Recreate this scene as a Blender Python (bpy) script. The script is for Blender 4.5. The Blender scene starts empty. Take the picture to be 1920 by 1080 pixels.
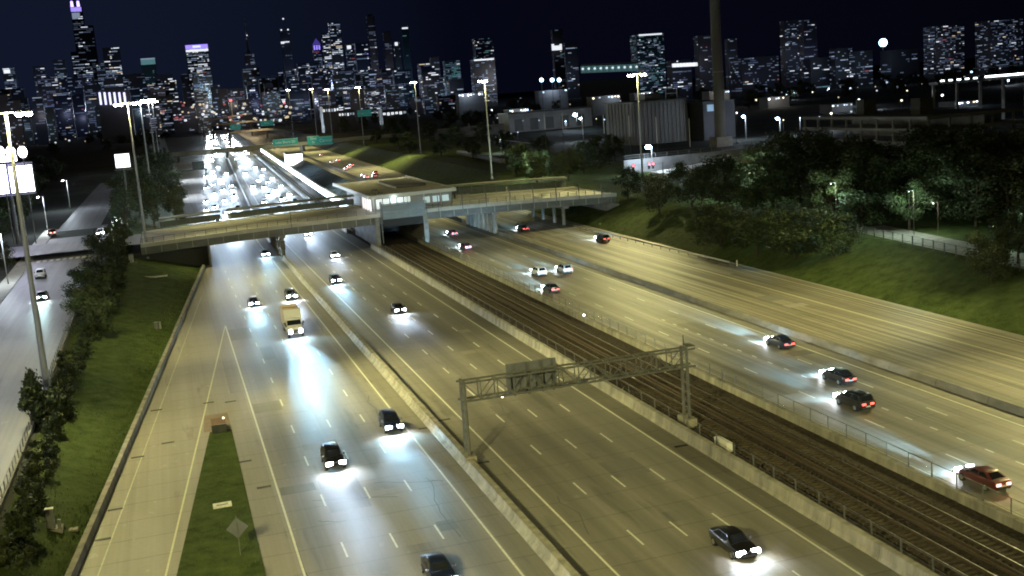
import bpy, bmesh, math, random
from mathutils import Vector, Matrix
random.seed(7)
R = random.random
def U(a, b): return a + (b - a) * R()
C = bpy.context.scene.collection
scene = bpy.context.scene

# ------------------------------------------------------------------ camera
F_PX, PITCH, ROLL, YAW, CAM_H = 2112.4, .1730, -.0773, .2877, 34.15
fw = Vector((math.sin(YAW)*math.cos(PITCH), math.cos(YAW)*math.cos(PITCH), -math.sin(PITCH)))
rt0 = Vector((math.cos(YAW), -math.sin(YAW), 0)); up0 = rt0.cross(fw)
rt = rt0*math.cos(ROLL) + up0*math.sin(ROLL); up = up0*math.cos(ROLL) - rt0*math.sin(ROLL)
EYE = Vector((0, 0, CAM_H))
cd = bpy.data.cameras.new('camera'); cam = bpy.data.objects.new('camera', cd); C.objects.link(cam)
cd.sensor_width = 36; cd.lens = F_PX/1920*36; cd.clip_start = 1; cd.clip_end = 30000
m3 = Matrix((rt, up, -fw)).transposed(); cam.matrix_world = Matrix.Translation(EYE) @ m3.to_4x4()
scene.camera = cam

# ------------------------------------------------------------------ night sky, exposure
w = bpy.data.worlds.new('World'); scene.world = w; w.use_nodes = True
nt = w.node_tree; nt.nodes.clear()
out = nt.nodes.new('ShaderNodeOutputWorld'); bg = nt.nodes.new('ShaderNodeBackground')
sky = nt.nodes.new('ShaderNodeTexSky'); sky.sky_type = 'NISHITA'; sky.sun_disc = False
sky.sun_elevation = math.radians(-4); sky.sun_rotation = math.radians(180)
tc = nt.nodes.new('ShaderNodeTexCoord')
dot = nt.nodes.new('ShaderNodeVectorMath'); dot.operation = 'DOT_PRODUCT'
dot.inputs[1].default_value = Vector((-.12, .99, .05)).normalized()
ramp = nt.nodes.new('ShaderNodeValToRGB')      # city glow over downtown, fading to black away from it
ramp.color_ramp.elements[0].position = .55; ramp.color_ramp.elements[0].color = (.0008, .0010, .0019, 1)
ramp.color_ramp.elements[1].position = 1.0; ramp.color_ramp.elements[1].color = (.0056, .0086, .021, 1)
e = ramp.color_ramp.elements.new(.93); e.color = (.0018, .0022, .0070, 1)
mixs = nt.nodes.new('ShaderNodeMix'); mixs.data_type = 'RGBA'; mixs.blend_type = 'ADD'; mixs.inputs[0].default_value = .0025
nt.links.new(tc.outputs['Generated'], dot.inputs[0]); nt.links.new(dot.outputs['Value'], ramp.inputs[0])
nt.links.new(ramp.outputs[0], mixs.inputs[6]); nt.links.new(sky.outputs[0], mixs.inputs[7])
nt.links.new(mixs.outputs[2], bg.inputs[0]); bg.inputs[1].default_value = 1.0
nt.links.new(bg.outputs[0], out.inputs[0])
vs = scene.view_settings; vs.view_transform = 'Standard'; vs.look = 'None'; vs.exposure = 0; vs.gamma = 1; vs.use_curve_mapping = False
cy = scene.cycles
cy.filter_width = 1.9; cy.use_denoising = True; cy.max_bounces = 4; cy.diffuse_bounces = 2; cy.glossy_bounces = 2; cy.transmission_bounces = 2
cy.transparent_max_bounces = 6; cy.sample_clamp_indirect = 1.5; cy.sample_clamp_direct = 60; cy.caustics_reflective = False; cy.caustics_refractive = False
FLOOD = .69                  # flood luminaire output scale
BEAM = .40                  # headlight output scale
POLE_W = 30000.0            # watts of one high-mast luminaire pair
WARM = (1.0, .91, .37); COOL = (.74, .84, 1.0)

# ------------------------------------------------------------------ projection helpers (photo point -> place on a plane)
def ray(u, v): return fw + rt*((u-960)/F_PX) + up*((540-v)/F_PX)
def G(u, v, z=0.0):
    d = ray(u, v); p = EYE + d*((z-CAM_H)/d.z); return p
def atY(u, v, Y):
    d = ray(u, v); return EYE + d*(Y/d.y)
def atD(u, v, D):
    d = ray(u, v); return EYE + d*(D/math.hypot(d.x, d.y))
def xo(Y):                    # the highway bends slightly to the right beyond the overpass
    t = max(0.0, Y-300); return .04*t*t/(t+30.0) if t > 0 else 0.0
def xo_dir(Y): return math.atan2(xo(Y+5)-xo(Y-5), 10)

# ------------------------------------------------------------------ materials
MATS = {}
def nodes(m): return m.node_tree.nodes, m.node_tree.links
def mat(name, col, rough=.7, metal=0.0, var=.0, scale=1.0, stretch=(1, 1, 1), var2=None, bump=0.0, spec=.5, coord='Object'):
    if name in MATS: return MATS[name]
    m = bpy.data.materials.new(name); m.use_nodes = True; n, l = nodes(m); b = n['Principled BSDF']
    b.inputs['Base Color'].default_value = (*col, 1); b.inputs['Roughness'].default_value = rough; b.inputs['Metallic'].default_value = metal
    b.inputs['Specular IOR Level'].default_value = spec
    if var > 0:
        if coord == 'World': g = n.new('ShaderNodeNewGeometry'); src = g.outputs['Position']
        else: g = n.new('ShaderNodeTexCoord'); src = g.outputs['Object']
        mp = n.new('ShaderNodeMapping'); mp.inputs['Scale'].default_value = stretch; l.new(src, mp.inputs[0])
        t = n.new('ShaderNodeTexNoise'); t.inputs['Scale'].default_value = scale; t.inputs['Detail'].default_value = 6; t.inputs['Roughness'].default_value = .65
        l.new(mp.outputs[0], t.inputs['Vector'])
        r = n.new('ShaderNodeValToRGB'); r.color_ramp.elements[0].position = .3; r.color_ramp.elements[1].position = .7
        c2 = var2 or tuple(min(1, x*(1+var)) for x in col)
        r.color_ramp.elements[0].color = (*[x*(1-var) for x in col], 1); r.color_ramp.elements[1].color = (*c2, 1)
        l.new(t.outputs['Fac'], r.inputs[0]); l.new(r.outputs[0], b.inputs['Base Color'])
        if bump:
            bp = n.new('ShaderNodeBump'); bp.inputs['Strength'].default_value = bump; l.new(t.outputs['Fac'], bp.inputs['Height']); l.new(bp.outputs[0], b.inputs['Normal'])
    MATS[name] = m; return m
def emit(name, col, s, sampled=False):
    if name in MATS: return MATS[name]
    m = bpy.data.materials.new(name); m.use_nodes = True; n, l = nodes(m); b = n['Principled BSDF']
    b.inputs['Base Color'].default_value = (*[min(.8, c) for c in col], 1); b.inputs['Roughness'].default_value = .5
    b.inputs['Emission Color'].default_value = (*col, 1); b.inputs['Emission Strength'].default_value = s
    if not sampled: m.cycles.emission_sampling = 'NONE'
    MATS[name] = m; return m

def road_mat(name, col, streak=.25, streak_scale=1.0, joint=4.6, rough=.5, lane0=None, lanew=3.7, slant=0.0):
    """concrete paving: broad stains, wheel-path streaks along the road, transverse joints, fine grain"""
    m = bpy.data.materials.new(name); m.use_nodes = True; n, l = nodes(m); b = n['Principled BSDF']
    g = n.new('ShaderNodeNewGeometry'); sp = n.new('ShaderNodeSeparateXYZ'); l.new(g.outputs['Position'], sp.inputs[0])
    def noise(scale, st, detail=5, rough=.6):
        mp = n.new('ShaderNodeMapping'); mp.inputs['Scale'].default_value = st; l.new(g.outputs['Position'], mp.inputs[0])
        t = n.new('ShaderNodeTexNoise'); t.inputs['Scale'].default_value = scale; t.inputs['Detail'].default_value = detail; t.inputs['Roughness'].default_value = rough
        l.new(mp.outputs[0], t.inputs['Vector']); return t.outputs['Fac']
    def mr(x, a, bb, c, d):
        q = n.new('ShaderNodeMapRange'); q.inputs[1].default_value = a; q.inputs[2].default_value = bb; q.inputs[3].default_value = c; q.inputs[4].default_value = d; l.new(x, q.inputs[0]); return q.outputs[0]
    def mul(a, c):
        q = n.new('ShaderNodeMath'); q.operation = 'MULTIPLY'; l.new(a, q.inputs[0]); l.new(c, q.inputs[1]); return q.outputs[0]
    def mth(op, a, v):
        q = n.new('ShaderNodeMath'); q.operation = op; l.new(a, q.inputs[0]); q.inputs[1].default_value = v; return q.outputs[0]
    big = mr(noise(.06, (1, .35, 1)), .3, .7, .80, 1.16)
    stk = mr(noise(streak_scale, (1, .006, 1), 4, .75), .35, .68, 1-streak, 1+streak*.5)
    fine = mr(noise(2.2, (1, 1, 1), 8, .7), .3, .7, .93, 1.06)
    f = mul(mul(big, stk), fine)
    pat = mr(noise(.45, (1, .12, 1), 3, .6), .62, .70, 1.0, .70); f = mul(f, pat)
    pt2 = mr(noise(.9, (1, .5, 1), 2, .5), .69, .71, 1.0, 1.22); f = mul(f, pt2)
    y = mth('MODULO', mth('ADD', sp.outputs['Y'], 5000), joint)
    f = mul(f, mr(mth('ABSOLUTE', mth('SUBTRACT', y, joint/2), 0), .05, .10, .70, 1.0))
    if lane0 is not None:
        x = mth('MODULO', mth('ADD', mth('SUBTRACT', sp.outputs['X'], lane0), 370), lanew)
        f = mul(f, mr(mth('ABSOLUTE', mth('SUBTRACT', x, lanew/2), 0), .0, lanew/2, .76, 1.14))      # oil darkening mid-lane
    mx = n.new('ShaderNodeVectorMath'); mx.operation = 'SCALE'; mx.inputs[0].default_value = col; l.new(f, mx.inputs['Scale'])
    l.new(mx.outputs[0], b.inputs['Base Color'])
    l.new(mr(stk, .7, 1.2, rough+.10, rough-.04), b.inputs['Roughness'])
    b.inputs['Specular IOR Level'].default_value = .36
    bp = n.new('ShaderNodeBump'); bp.inputs['Strength'].default_value = .15; bp.inputs['Distance'].default_value = .02; l.new(noise(9, (1, 1, 1), 4), bp.inputs['Height']); l.new(bp.outputs[0], b.inputs['Normal'])
    MATS[name] = m; return m

M_ROAD = road_mat('concrete paving', (.225, .212, .19), .16, .9, 4.6, .5, lane0=6.0)
M_EXP = road_mat('express paving', (.175, .165, .142), .16, .8, 4.6, .52, lane0=26.9)
M_NB = road_mat('northbound paving', (.205, .19, .158), .38, .8, 4.6, .46, lane0=57.8)
M_NBL = road_mat('northbound local paving', (.24, .22, .175), .75, 1.15, 4.6, .5, lane0=78.2)
M_RAMP = road_mat('ramp paving', (.25, .232, .2), .15, .5, 4.6, .55)
M_SHO = road_mat('shoulder paving', (.205, .194, .166), .16, .8, 4.6, .6)
M_STREET = road_mat('street asphalt', (.18, .18, .185), .16, .6, 40, .5)
M_PAINT = mat('white road paint', (.62, .61, .54), .5, var=.18, scale=3, coord='World')
M_YPAINT = mat('yellow road paint', (.50, .47, .30), .5, var=.2, scale=3, coord='World')
M_CONC = mat('barrier concrete', (.225, .213, .18), .8, var=.45, scale=.8, stretch=(1, 1, .25), coord='World', bump=.1)
M_CONCD = mat('dark stained concrete', (.20, .19, .17), .85, var=.35, scale=.3, stretch=(1, 1, 2.5), coord='World', bump=.1)
M_BRIDGE = mat('bridge deck concrete', (.36, .35, .31), .8, var=.25, scale=.25, stretch=(.25, 1.5, 1), coord='World')
M_BRWALK = mat('bridge sidewalk concrete', (.42, .41, .37), .8, var=.2, scale=.4, coord='World')
M_STEELG = mat('grey galvanised steel', (.15, .155, .15), .6, .4, var=.2, scale=2)
M_STEELD = mat('weathered dark steel', (.10, .105, .105), .55, .3, var=.3, scale=1.2)
M_GIRDER = mat('painted grey girder', (.11, .113, .11), .6, .1, var=.3, scale=.5, stretch=(.6, 1, 2))
M_GRASS = mat('mown grass', (.040, .066, .018), .95, var=.42, scale=.55, coord='World', var2=(.075, .102, .030), bump=.35, spec=.1)
M_GROUND = mat('dark city ground', (.045, .05, .045), .95, var=.4, scale=.05, coord='World', spec=.1)
M_BALLAST = mat('track ballast', (.062, .052, .042), .95, var=.5, scale=3.0, coord='World', bump=.6, spec=.2)
M_TIE = mat('creosoted timber', (.062, .050, .036), .9, var=.45, scale=2.5, coord='World', spec=.2)
M_RAIL = mat('polished rail steel', (.42, .42, .42), .38, 1.0)
M_RUST = mat('rusty rail web', (.06, .042, .030), .8, .2, var=.3, scale=3)
M_BARK = mat('bark', (.06, .048, .036), .95, var=.3, scale=4, spec=.1)
M_BLACK = mat('black rubber', (.015, .015, .016), .75)
M_DARKPL = mat('black plastic trim', (.02, .02, .022), .5)
M_GLASS = mat('tinted car glass', (.012, .014, .018), .06, spec=.8)
M_RIM = mat('alloy rim', (.42, .42, .43), .35, .8)
M_CHROME = mat('bright trim', (.6, .6, .62), .22, 1.0)
M_HEAD = emit('headlight lens', (.86, .93, 1.0), 260)
M_HEADF = emit('far headlight lens', (.84, .92, 1), 700)
M_HEADW = emit('warm headlight lens', (1, .93, .85), 75)
M_TAIL = emit('tail light lens', (1, .10, .08), 3.5)
M_TAILB = emit('lit brake lamp', (1, .16, .14), 12)
M_LUM = emit('luminaire lens', (1, .96, .85), 400)
M_LUMC = emit('cool luminaire lens', (.88, .93, 1), 160)
M_BLUELED = emit('blue white led', (.62, .82, 1), 220)
M_GREEN = mat('green highway sign sheeting', (.01, .16, .12), .45)
M_SIGNBACK = mat('dull aluminium sign back', (.13, .14, .165), .55, .5, var=.2, scale=.8)
M_POLE = mat('tapered pole steel', (.33, .34, .34), .55, .4, var=.15, scale=1.5, stretch=(1, 1, .3))

# ------------------------------------------------------------------ mesh builder
class MB:
    def __init__(s): s.v = []; s.f = []; s.mi = []; s.m = 0
    def add(s, vs, fs):
        o = len(s.v); s.v += [tuple(v) for v in vs]
        for f in fs: s.f.append(tuple(i+o for i in f)); s.mi.append(s.m)
        return s
    def box(s, x0, x1, y0, y1, z0, z1):
        return s.add([(x0,y0,z0),(x1,y0,z0),(x1,y1,z0),(x0,y1,z0),(x0,y0,z1),(x1,y0,z1),(x1,y1,z1),(x0,y1,z1)],
                     [(0,3,2,1),(4,5,6,7),(0,1,5,4),(1,2,6,5),(2,3,7,6),(3,0,4,7)])
    def bar(s, p, q, a, b, upv=(0, 0, 1)):
        p = Vector(p); q = Vector(q); d = (q-p).normalized(); u = Vector(upv)
        if abs(d.dot(u)) > .98: u = Vector((0, 1, 0))
        x = d.cross(u).normalized()*a/2; y = x.cross(d).normalized()*b/2
        vs = [p-x-y, p+x-y, p+x+y, p-x+y, q-x-y, q+x-y, q+x+y, q-x+y]
        return s.add(vs, [(3,2,1,0),(4,5,6,7),(0,1,5,4),(1,2,6,5),(2,3,7,6),(3,0,4,7)])
    def cyl(s, p, q, r0, r1=None, n=8, caps=True):
        r1 = r0 if r1 is None else r1; p = Vector(p); q = Vector(q); d = (q-p).normalized()
        u = Vector((0, 0, 1)) if abs(d.z) < .9 else Vector((1, 0, 0)); x = d.cross(u).normalized(); y = d.cross(x)
        vs = []
        for c, r in ((p, r0), (q, r1)):
            for i in range(n):
                a = 2*math.pi*i/n; vs.append(c + x*math.cos(a)*r + y*math.sin(a)*r)
        fs = [(i, n+i, n+(i+1) % n, (i+1) % n) for i in range(n)]
        if caps: fs += [tuple(range(n)), tuple(range(2*n-1, n-1, -1))]
        return s.add(vs, fs)
    def quad(s, a, b, c, d): return s.add([a, b, c, d], [(0, 1, 2, 3)])
    def loft(s, rings, cap=True):
        n = len(rings[0]); vs = [v for r in rings for v in r]; fs = []
        for k in range(len(rings)-1):
            for i in range(n):
                j = (i+1) % n; fs.append((k*n+i, k*n+j, (k+1)*n+j, (k+1)*n+i))
        if cap: fs += [tuple(range(n-1, -1, -1)), tuple(range((len(rings)-1)*n, len(rings)*n))]
        return s.add(vs, fs)
    def sphere(s, c, r, n=10, k=6, sz=1.0):
        c = Vector(c); rings = []
        for i in range(1, k):
            t = math.pi*i/k; rings.append([c + Vector((math.cos(2*math.pi*j/n)*r*math.sin(t), math.sin(2*math.pi*j/n)*r*math.sin(t), -math.cos(t)*r*sz)) for j in range(n)])
        return s.loft(rings)
    def mesh(s, name, mats, smooth=None):
        me = bpy.data.meshes.new(name); me.from_pydata(s.v, [], s.f)
        if not isinstance(mats, (list, tuple)): mats = [mats]
        for m in mats: me.materials.append(m)
        if len(mats) > 1: me.polygons.foreach_set('material_index', s.mi)
        if smooth:
            me.polygons.foreach_set('use_smooth', [True]*len(me.polygons)); me.set_sharp_from_angle(angle=math.radians(smooth))
        me.update(); return me
    def obj(s, name, mats, parent=None, smooth=None, kind=None, loc=None):
        return link(name, s.mesh(name, mats, smooth), parent, kind, loc)
def link(name, data, parent=None, kind=None, loc=None, rz=None):
    o = bpy.data.objects.new(name, data); C.objects.link(o)
    if parent: o.parent = parent
    if kind: o['kind'] = kind
    if loc is not None: o.location = loc
    if rz is not None: o.rotation_euler.z = rz
    return o
def tag(o, label, cat, group=None):
    o['label'] = label; o['category'] = cat
    if group: o['group'] = group
    return o
def thing(name, label, cat, loc=(0, 0, 0), rz=0.0, group=None):
    return tag(link(name, None, None, None, loc, rz), label, cat, group)
ONES = 'first second third fourth fifth sixth seventh eighth ninth tenth eleventh twelfth thirteenth fourteenth fifteenth sixteenth seventeenth eighteenth nineteenth'.split()
def nth(n):
    if n < 20: return ONES[n-1]
    tens = {2: ('twentieth', 'twenty'), 3: ('thirtieth', 'thirty'), 4: ('fortieth', 'forty'), 5: ('fiftieth', 'fifty')}[n//10]
    return tens[0] if n % 10 == 0 else tens[1]+' '+ONES[n % 10-1]
def copy_tree(o, parent=None):
    c = o.copy(); C.objects.link(c); c.parent = parent
    for ch in o.children: copy_tree(ch, c)
    return c
def lamp(parent, loc, watts, col=WARM, radius=.3, name='lamp_light'):
    l = bpy.data.lights.new(name, 'POINT'); l.energy = watts; l.color = col; l.shadow_soft_size = radius
    return link(name, l, parent, None, loc)
def strip(mb, pts_l, pts_r, z=0.0):
    for i in range(len(pts_l)-1):
        a, b, c, d = pts_l[i], pts_r[i], pts_r[i+1], pts_l[i+1]
        mb.quad((a[0], a[1], z), (b[0], b[1], z), (c[0], c[1], z), (d[0], d[1], z))
YS = [-40, 0, 40, 60, 80, 100, 130, 160, 200, 250, 300, 320, 340, 370, 400, 450, 500, 600, 700, 850, 1000, 1200, 1500, 1900, 2400]
def lane_strip(mb, x0, x1, y0, y1, z):
    ys = [y0] + [y for y in YS if y0 < y < y1] + [y1]
    strip(mb, [(x0+xo(y), y) for y in ys], [(x1+xo(y), y) for y in ys], z)

# ------------------------------------------------------------------ ground and slopes
def xb(Y): return min(-10.7 + (Y-88)*.0925, 5.6) if Y < 330 else 4.9-xo(Y)
def zst(Y): return min(6.3, max(2.5, 2.5+(Y-120)*.0185))
def xw(Y): return -16.2 if Y < 330 else -13.0-xo(Y)
def ground_z(x, y):
    x -= xo(y)
    if x < xw(y): return zst(y)
    b = xb(y) - .4
    if x < b: return (1-(x-xw(y))/(b-xw(y)))*(zst(y)-.05)
    if x < 97.2: return 0
    if x < 112: return (x-97.2)/14.8*5
    return 5.0
mb = MB(); rows = []
ysg = [-60, 0, 40, 60, 80, 100, 120, 140, 160, 180, 200, 220, 240, 262, 280, 296, 300, 320, 340, 370, 400, 450, 500, 600, 700, 850, 1000, 1200, 1500, 1900, 2400]
for y in ysg:
    o = xo(y); bx = xb(y)-.4; z = zst(y)
    xs = [(-6000, z), (-300, z), (-60, z), (xw(y)-14, z), (xw(y), z), ((xw(y)*.45+bx*.55), z*.47), (bx, -.06), (20, -.06), (60, -.06), (97.2, -.06), (104, 2.4), (112, 5), (160, 5), (400, 5), (7000, 5)]
    rows.append([(x+o, y, zz) for x, zz in xs])
for y in (2401, 5000, 14000): rows.append([(x[0], y, 5) for x in rows[-1]])
n = len(rows[0]); mb.v = [v for r in rows for v in r]
for k in range(len(rows)-1):
    for i in range(n-1):
        mb.f.append((k*n+i, k*n+i+1, (k+1)*n+i+1, (k+1)*n+i)); mb.mi.append(1 if (3 < i < 6 or 8 < i < 12) and rows[k][0][1] < 800 else 0)
mb.obj('ground', [M_GROUND, M_GRASS], kind='structure')

# ------------------------------------------------------------------ highway
hw = MB(); lane_strip(hw, 4.2, 23.4, -40, 2400, 0); HIGHWAY = hw.obj('highway', M_ROAD, kind='structure')
hw = MB()
ys = [-40, 60, 100, 150, 200, 250, 296]
strip(hw, [(xb(y)-.2, y) for y in ys], [(4.2, y) for y in ys], 0); RAMP = ys = [296, 320, 340, 370, 400, 450, 500, 600, 700, 890]
strip(hw, [(4.3, y) for y in ys], [(4.25+xo(y), y) for y in ys], .002); hw.obj('exit_ramp_road', M_RAMP, kind='structure')
hw = MB(); lane_strip(hw, 23.4, 44.6, -40, 2400, 0); hw.obj('express_road', M_EXP, kind='structure')
hw = MB(); lane_strip(hw, 55.2, 75.3, -40, 2400, 0); hw.obj('northbound_express_road', M_NB, kind='structure')
hw = MB(); lane_strip(hw, 75.3, 97.2, -40, 2400, 0); hw.obj('northbound_local_road', M_NBL, kind='structure')
sh = MB()
for a, b, y0, y1 in ((20.95, 22.8, -40, 1400), (24.4, 26.6, -40, 1400), (41.8, 44.0, -40, 1400), (56.1, 57.5, -40, 1400), (72.9, 74.9, -40, 1400)): lane_strip(sh, a, b, y0, y1, .004)
sh.obj('highway_shoulder', M_SHO, kind='structure')
# gore between ramp and main lanes: grass wedge on a low kerb, paved nose
gx = lambda y: -3.3 + (y-82)*.1045
gs = MB(); gy = [40, 60, 82, 100, 112, 123.5]
strip(gs, [(gx(y), y) for y in gy], [(3.35, y) for y in gy], .10)
for y0, y1 in zip(gy[:-1], gy[1:]):
    gs.quad((gx(y0), y0, 0), (gx(y0), y0, .1), (gx(y1), y1, .1), (gx(y1), y1, 0)); gs.quad((3.35, y0, .1), (3.35, y0, 0), (3.35, y1, 0), (3.35, y1, .1))
gs.quad((gx(123.5), 123.5, .1), (3.35, 123.5, .1), (3.35, 123.5, 0), (gx(123.5), 123.5, 0))
gs.obj('gore_grass', M_GRASS, kind='structure')
gp = MB(); strip(gp, [(gx(y)-1.0, y) for y in (40, 82, 123.7)] , [(gx(y)-.02, y) for y in (40, 82, 123.7)], .006)
strip(gp, [(3.38, y) for y in (40, 82, 123.7)], [(5.7, y) for y in (40, 82, 123.7)], .006)
strip(gp, [(gx(123.7)-1, 123.7), (1.5, 140)], [(5.7, 123.7), (5.7, 140)], .006); gp.obj('gore_pavement', M_RAMP, kind='structure')

# painted lines: solid lines and dashes are pieces of the highway
ln = MB()
for x, y0, y1 in ((6.1, 30, 186), (20.75, 30, 1400), (26.85, 30, 1400), (41.6, 30, 1400), (72.7, 30, 1400)): lane_strip(ln, x-.09, x+.09, y0, y1, .010)
ln.obj('edge_line', M_PAINT, HIGHWAY)
ln = MB(); ys = [40, 85, 120, 160, 187]
strip(ln, [(-3.75+(y-86)*.0975-.08, y) for y in ys], [(-3.75+(y-86)*.0975+.08, y) for y in ys], .010)
ln.obj('ramp_edge_line', M_YPAINT, HIGHWAY)
ln = MB(); ys = [60, 100, 140, 180, 220]
strip(ln, [(xb(y)+1.9-.06, y) for y in ys], [(xb(y)+1.9+.06, y) for y in ys], .010); ln.obj('shoulder_line', mat('worn paint', (.4, .37, .26), .6, var=.3, scale=2, coord='World'), HIGHWAY)
ln = MB()
for x, y0, y1 in ((57.65, 30, 1400), (89.3, 30, 260), (95.0, 60, 320)): lane_strip(ln, x-.08, x+.08, y0, y1, .010)
ln.obj('northbound_edge_line', M_YPAINT, HIGHWAY)
me_dash = MB().add([(-.08, -1.6, .010), (.08, -1.6, .010), (.08, 1.6, .010), (-.08, 1.6, .010)], [(0, 1, 2, 3)]).mesh('lane_dash', M_PAINT)
me_short = MB().add([(-.09, -.55, .010), (.09, -.55, .010), (.09, .55, .010), (-.09, .55, .010)], [(0, 1, 2, 3)]).mesh('short_dash', M_PAINT)
def dashes(x, y_ref, y0, y1, per=12.0, me=me_dash):
    k0 = math.ceil((y0-y_ref)/per)
    y = y_ref + k0*per
    while y < y1:
        o = link('lane_dash', me, HIGHWAY, None, (x+xo(y), y, 0)); o.rotation_euler.z = -xo_dir(y); y += per
for x, yr, y1 in ((9.6, 95.9, 260), (13.5, 95.9, 260), (17.2, 95.9, 260), (30.6, 99.6, 260), (34.2, 99.6, 260), (37.9, 99.6, 260), (61.95, 90.3, 240), (69.2, 78.5, 240)): dashes(x, yr, 52, y1)
dashes(65.6, 90.0, 60, 150, 3.75, me_short)
rest = MB()
for x in (9.6, 13.5, 17.2, 30.6, 34.2, 37.9, 61.95, 65.6, 69.2, 80, 83.7, 87.4):
    y = 305
    while y < 700:
        rest.quad((x+xo(y)-.09, y-1.6, .01), (x+xo(y)+.09, y-1.6, .01), (x+xo(y+3)+.09, y+1.6, .01), (x+xo(y+3)-.09, y+1.6, .01)); y += 12.2
rest.obj('far_lane_dash', M_PAINT, HIGHWAY, kind='stuff')
for (u, v) in ((880, 409), ):
    pass
# dark drain inlets set in the shoulders
me_in = MB().box(-.65, .65, -.22, .22, .0, .018).mesh('drain_inlet', mat('iron grate', (.02, .02, .02), .7))
for u, v in ((833, 787), (796, 803), (905, 867), (640, 867), (293, 769), (258, 857), (216, 955), (193, 1011), (315, 830), (391, 755), (432, 753), (459, 865), (495, 913), (1277, 836)):
    p = G(u, v, .02); link('drain_inlet', me_in, HIGHWAY, None, (p.x, p.y, .011))
# tar-sealed cracks across the local lanes
ck = MB()
for (u0, v0, u1, v1) in ((586, 938, 745, 930), (597, 977, 650, 977), (553, 774, 578, 771), (700, 905, 818, 902), (805, 902, 830, 900)):
    a = G(u0, v0); b = G(u1, v1); pts = [a.lerp(b, i/6)+Vector((0, U(-.25, .25), 0)) for i in range(7)]
    for p, q in zip(pts[:-1], pts[1:]): ck.quad((p.x, p.y-.09, .007), (q.x, q.y-.09, .007), (q.x, q.y+.09, .007), (p.x, p.y+.09, .007))
ck.obj('tar_seam', mat('tar', (.045, .043, .04), .5), HIGHWAY)

PATCH = [road_mat('patch paving %d' % i, c_, .12, .9, 4.6, .55) for i, c_ in enumerate(((.25, .236, .208), (.155, .147, .132), (.20, .187, .158), (.14, .134, .122)))]
rp = random.Random(11)
LANES = [(6.2, 9.5), (9.7, 13.4), (13.6, 17.1), (17.3, 20.6), (27, 30.5), (30.7, 34.1), (34.3, 37.8), (38, 41.4), (57.8, 61.8), (62.1, 65.5), (65.7, 69.1), (69.3, 72.5), (76.2, 79.8), (80, 83.6), (84, 87.4), (90, 94)]
PLACED = []
for k in range(64):
    a, b = rp.choice(LANES); y0 = rp.uniform(58, 250); ln_ = rp.choice((2.2, 4.5, 9.1, 13.7)); half = rp.random() < .3
    if half: b = (a+b)/2
    if any(a < b2 and b > a2 and y0 < y2+.5 and y0+ln_ > y1-.5 for a2, b2, y1, y2 in PLACED): continue
    PLACED.append((a, b, y0, y0+ln_))
    MB().quad((a+.08, y0, .0028), (b-.08, y0, .0028), (b-.08, y0+ln_, .0028), (a+.08, y0+ln_, .0028)).obj('road_patch', rp.choice(PATCH), HIGHWAY)
M_TAR = mat('tar', (.045, .043, .04), .5)
for k in range(46):
    a, b = rp.choice(LANES); x = rp.uniform(a, b); y = rp.uniform(58, 230); t_ = MB(); px_ = x
    for q_ in range(rp.randint(4, 12)):
        nx_ = min(b, max(a, px_+rp.uniform(-.35, .35))); t_.quad((px_-.04, y, .0065), (px_+.04, y, .0065), (nx_+.04, y+1.5, .0065), (nx_-.04, y+1.5, .0065)); px_ = nx_; y += 1.5
    t_.obj('sealed_crack', M_TAR, HIGHWAY)
# ------------------------------------------------------------------ barriers
JERSEY = [(-.32, 0), (-.32, .08), (-.17, .33), (-.10, .82), (.10, .82), (.17, .33), (.32, .08), (.32, 0)]
def barrier(name, label, xf, y0, y1, prof=JERSEY, m=M_CONC, sc=1.0, step=6.0):
    root = thing(name, label, 'barrier', (xf(y0), y0, 0))
    y = y0; last = []
    while y < y1 - .1:
        e = min(y+step, y1); mbb = MB()
        rings = []
        for yy in (y+.03, e-.03):
            x = xf(yy)-xf(y0); rings.append([(x+px*sc, yy-y0, pz*sc) for px, pz in prof])
        mbb.loft(rings); mbb.obj('barrier_segment', m, root); y = e
    return root
med = barrier('median_barrier', 'pale concrete barrier between the local and the express lanes of oncoming traffic', lambda y: 23.6+xo(y), 40, 262, [(-.75, 0), (-.75, .12), (-.42, .38), (-.3, .82), (.3, .82), (.42, .38), (.75, .12), (.75, 0)])
barrier('median_barrier', 'concrete barrier between local and express lanes beyond the overpass', lambda y: 23.6+xo(y), 296, 900, JERSEY, M_CONC, 1.2, 30)
barrier('track_wall', 'broad pale concrete wall on the near side of the railway tracks', lambda y: 44.35+xo(y), 40, 264, [(-.45, 0), (-.3, .3), (-.22, 1.08), (.3, 1.08), (.3, 0)])
barrier('track_wall', 'concrete wall along the station platform beyond the overpass', lambda y: 44.35+xo(y), 300, 900, [(-.45, 0), (-.3, .3), (-.22, 1.08), (.3, 1.08), (.3, 0)], M_CONC, 1, 30)
barrier('fence_wall', 'low concrete wall under the wire fence on the far side of the tracks', lambda y: 55.7+xo(y), 40, 264, [(-.3, 0), (-.22, .85), (.22, .85), (.42, 0)])
barrier('northbound_median', 'dark stained low barrier dividing the two northbound roads', lambda y: 75.2+xo(y), 50, 262, [(-.55, 0), (-.2, .75), (.2, .75), (.55, 0)], M_CONCD, 1.0, 8)
barrier('northbound_median', 'dark barrier dividing the northbound roads beyond the overpass', lambda y: 75.2+xo(y), 296, 900, JERSEY, M_CONCD, 1.1, 30)
rb = barrier('ramp_barrier', 'long pale concrete parapet along the left grass bank', lambda y: xb(y), 50, 262, [(-.25, 0), (-.25, .8), (.25, .8), (.3, 0)])
rb2 = barrier('ramp_barrier', 'concrete edge barrier left of the lanes beyond the overpass', lambda y: 4.8, 300, 860, JERSEY, M_CONC, 1, 25)
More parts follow.
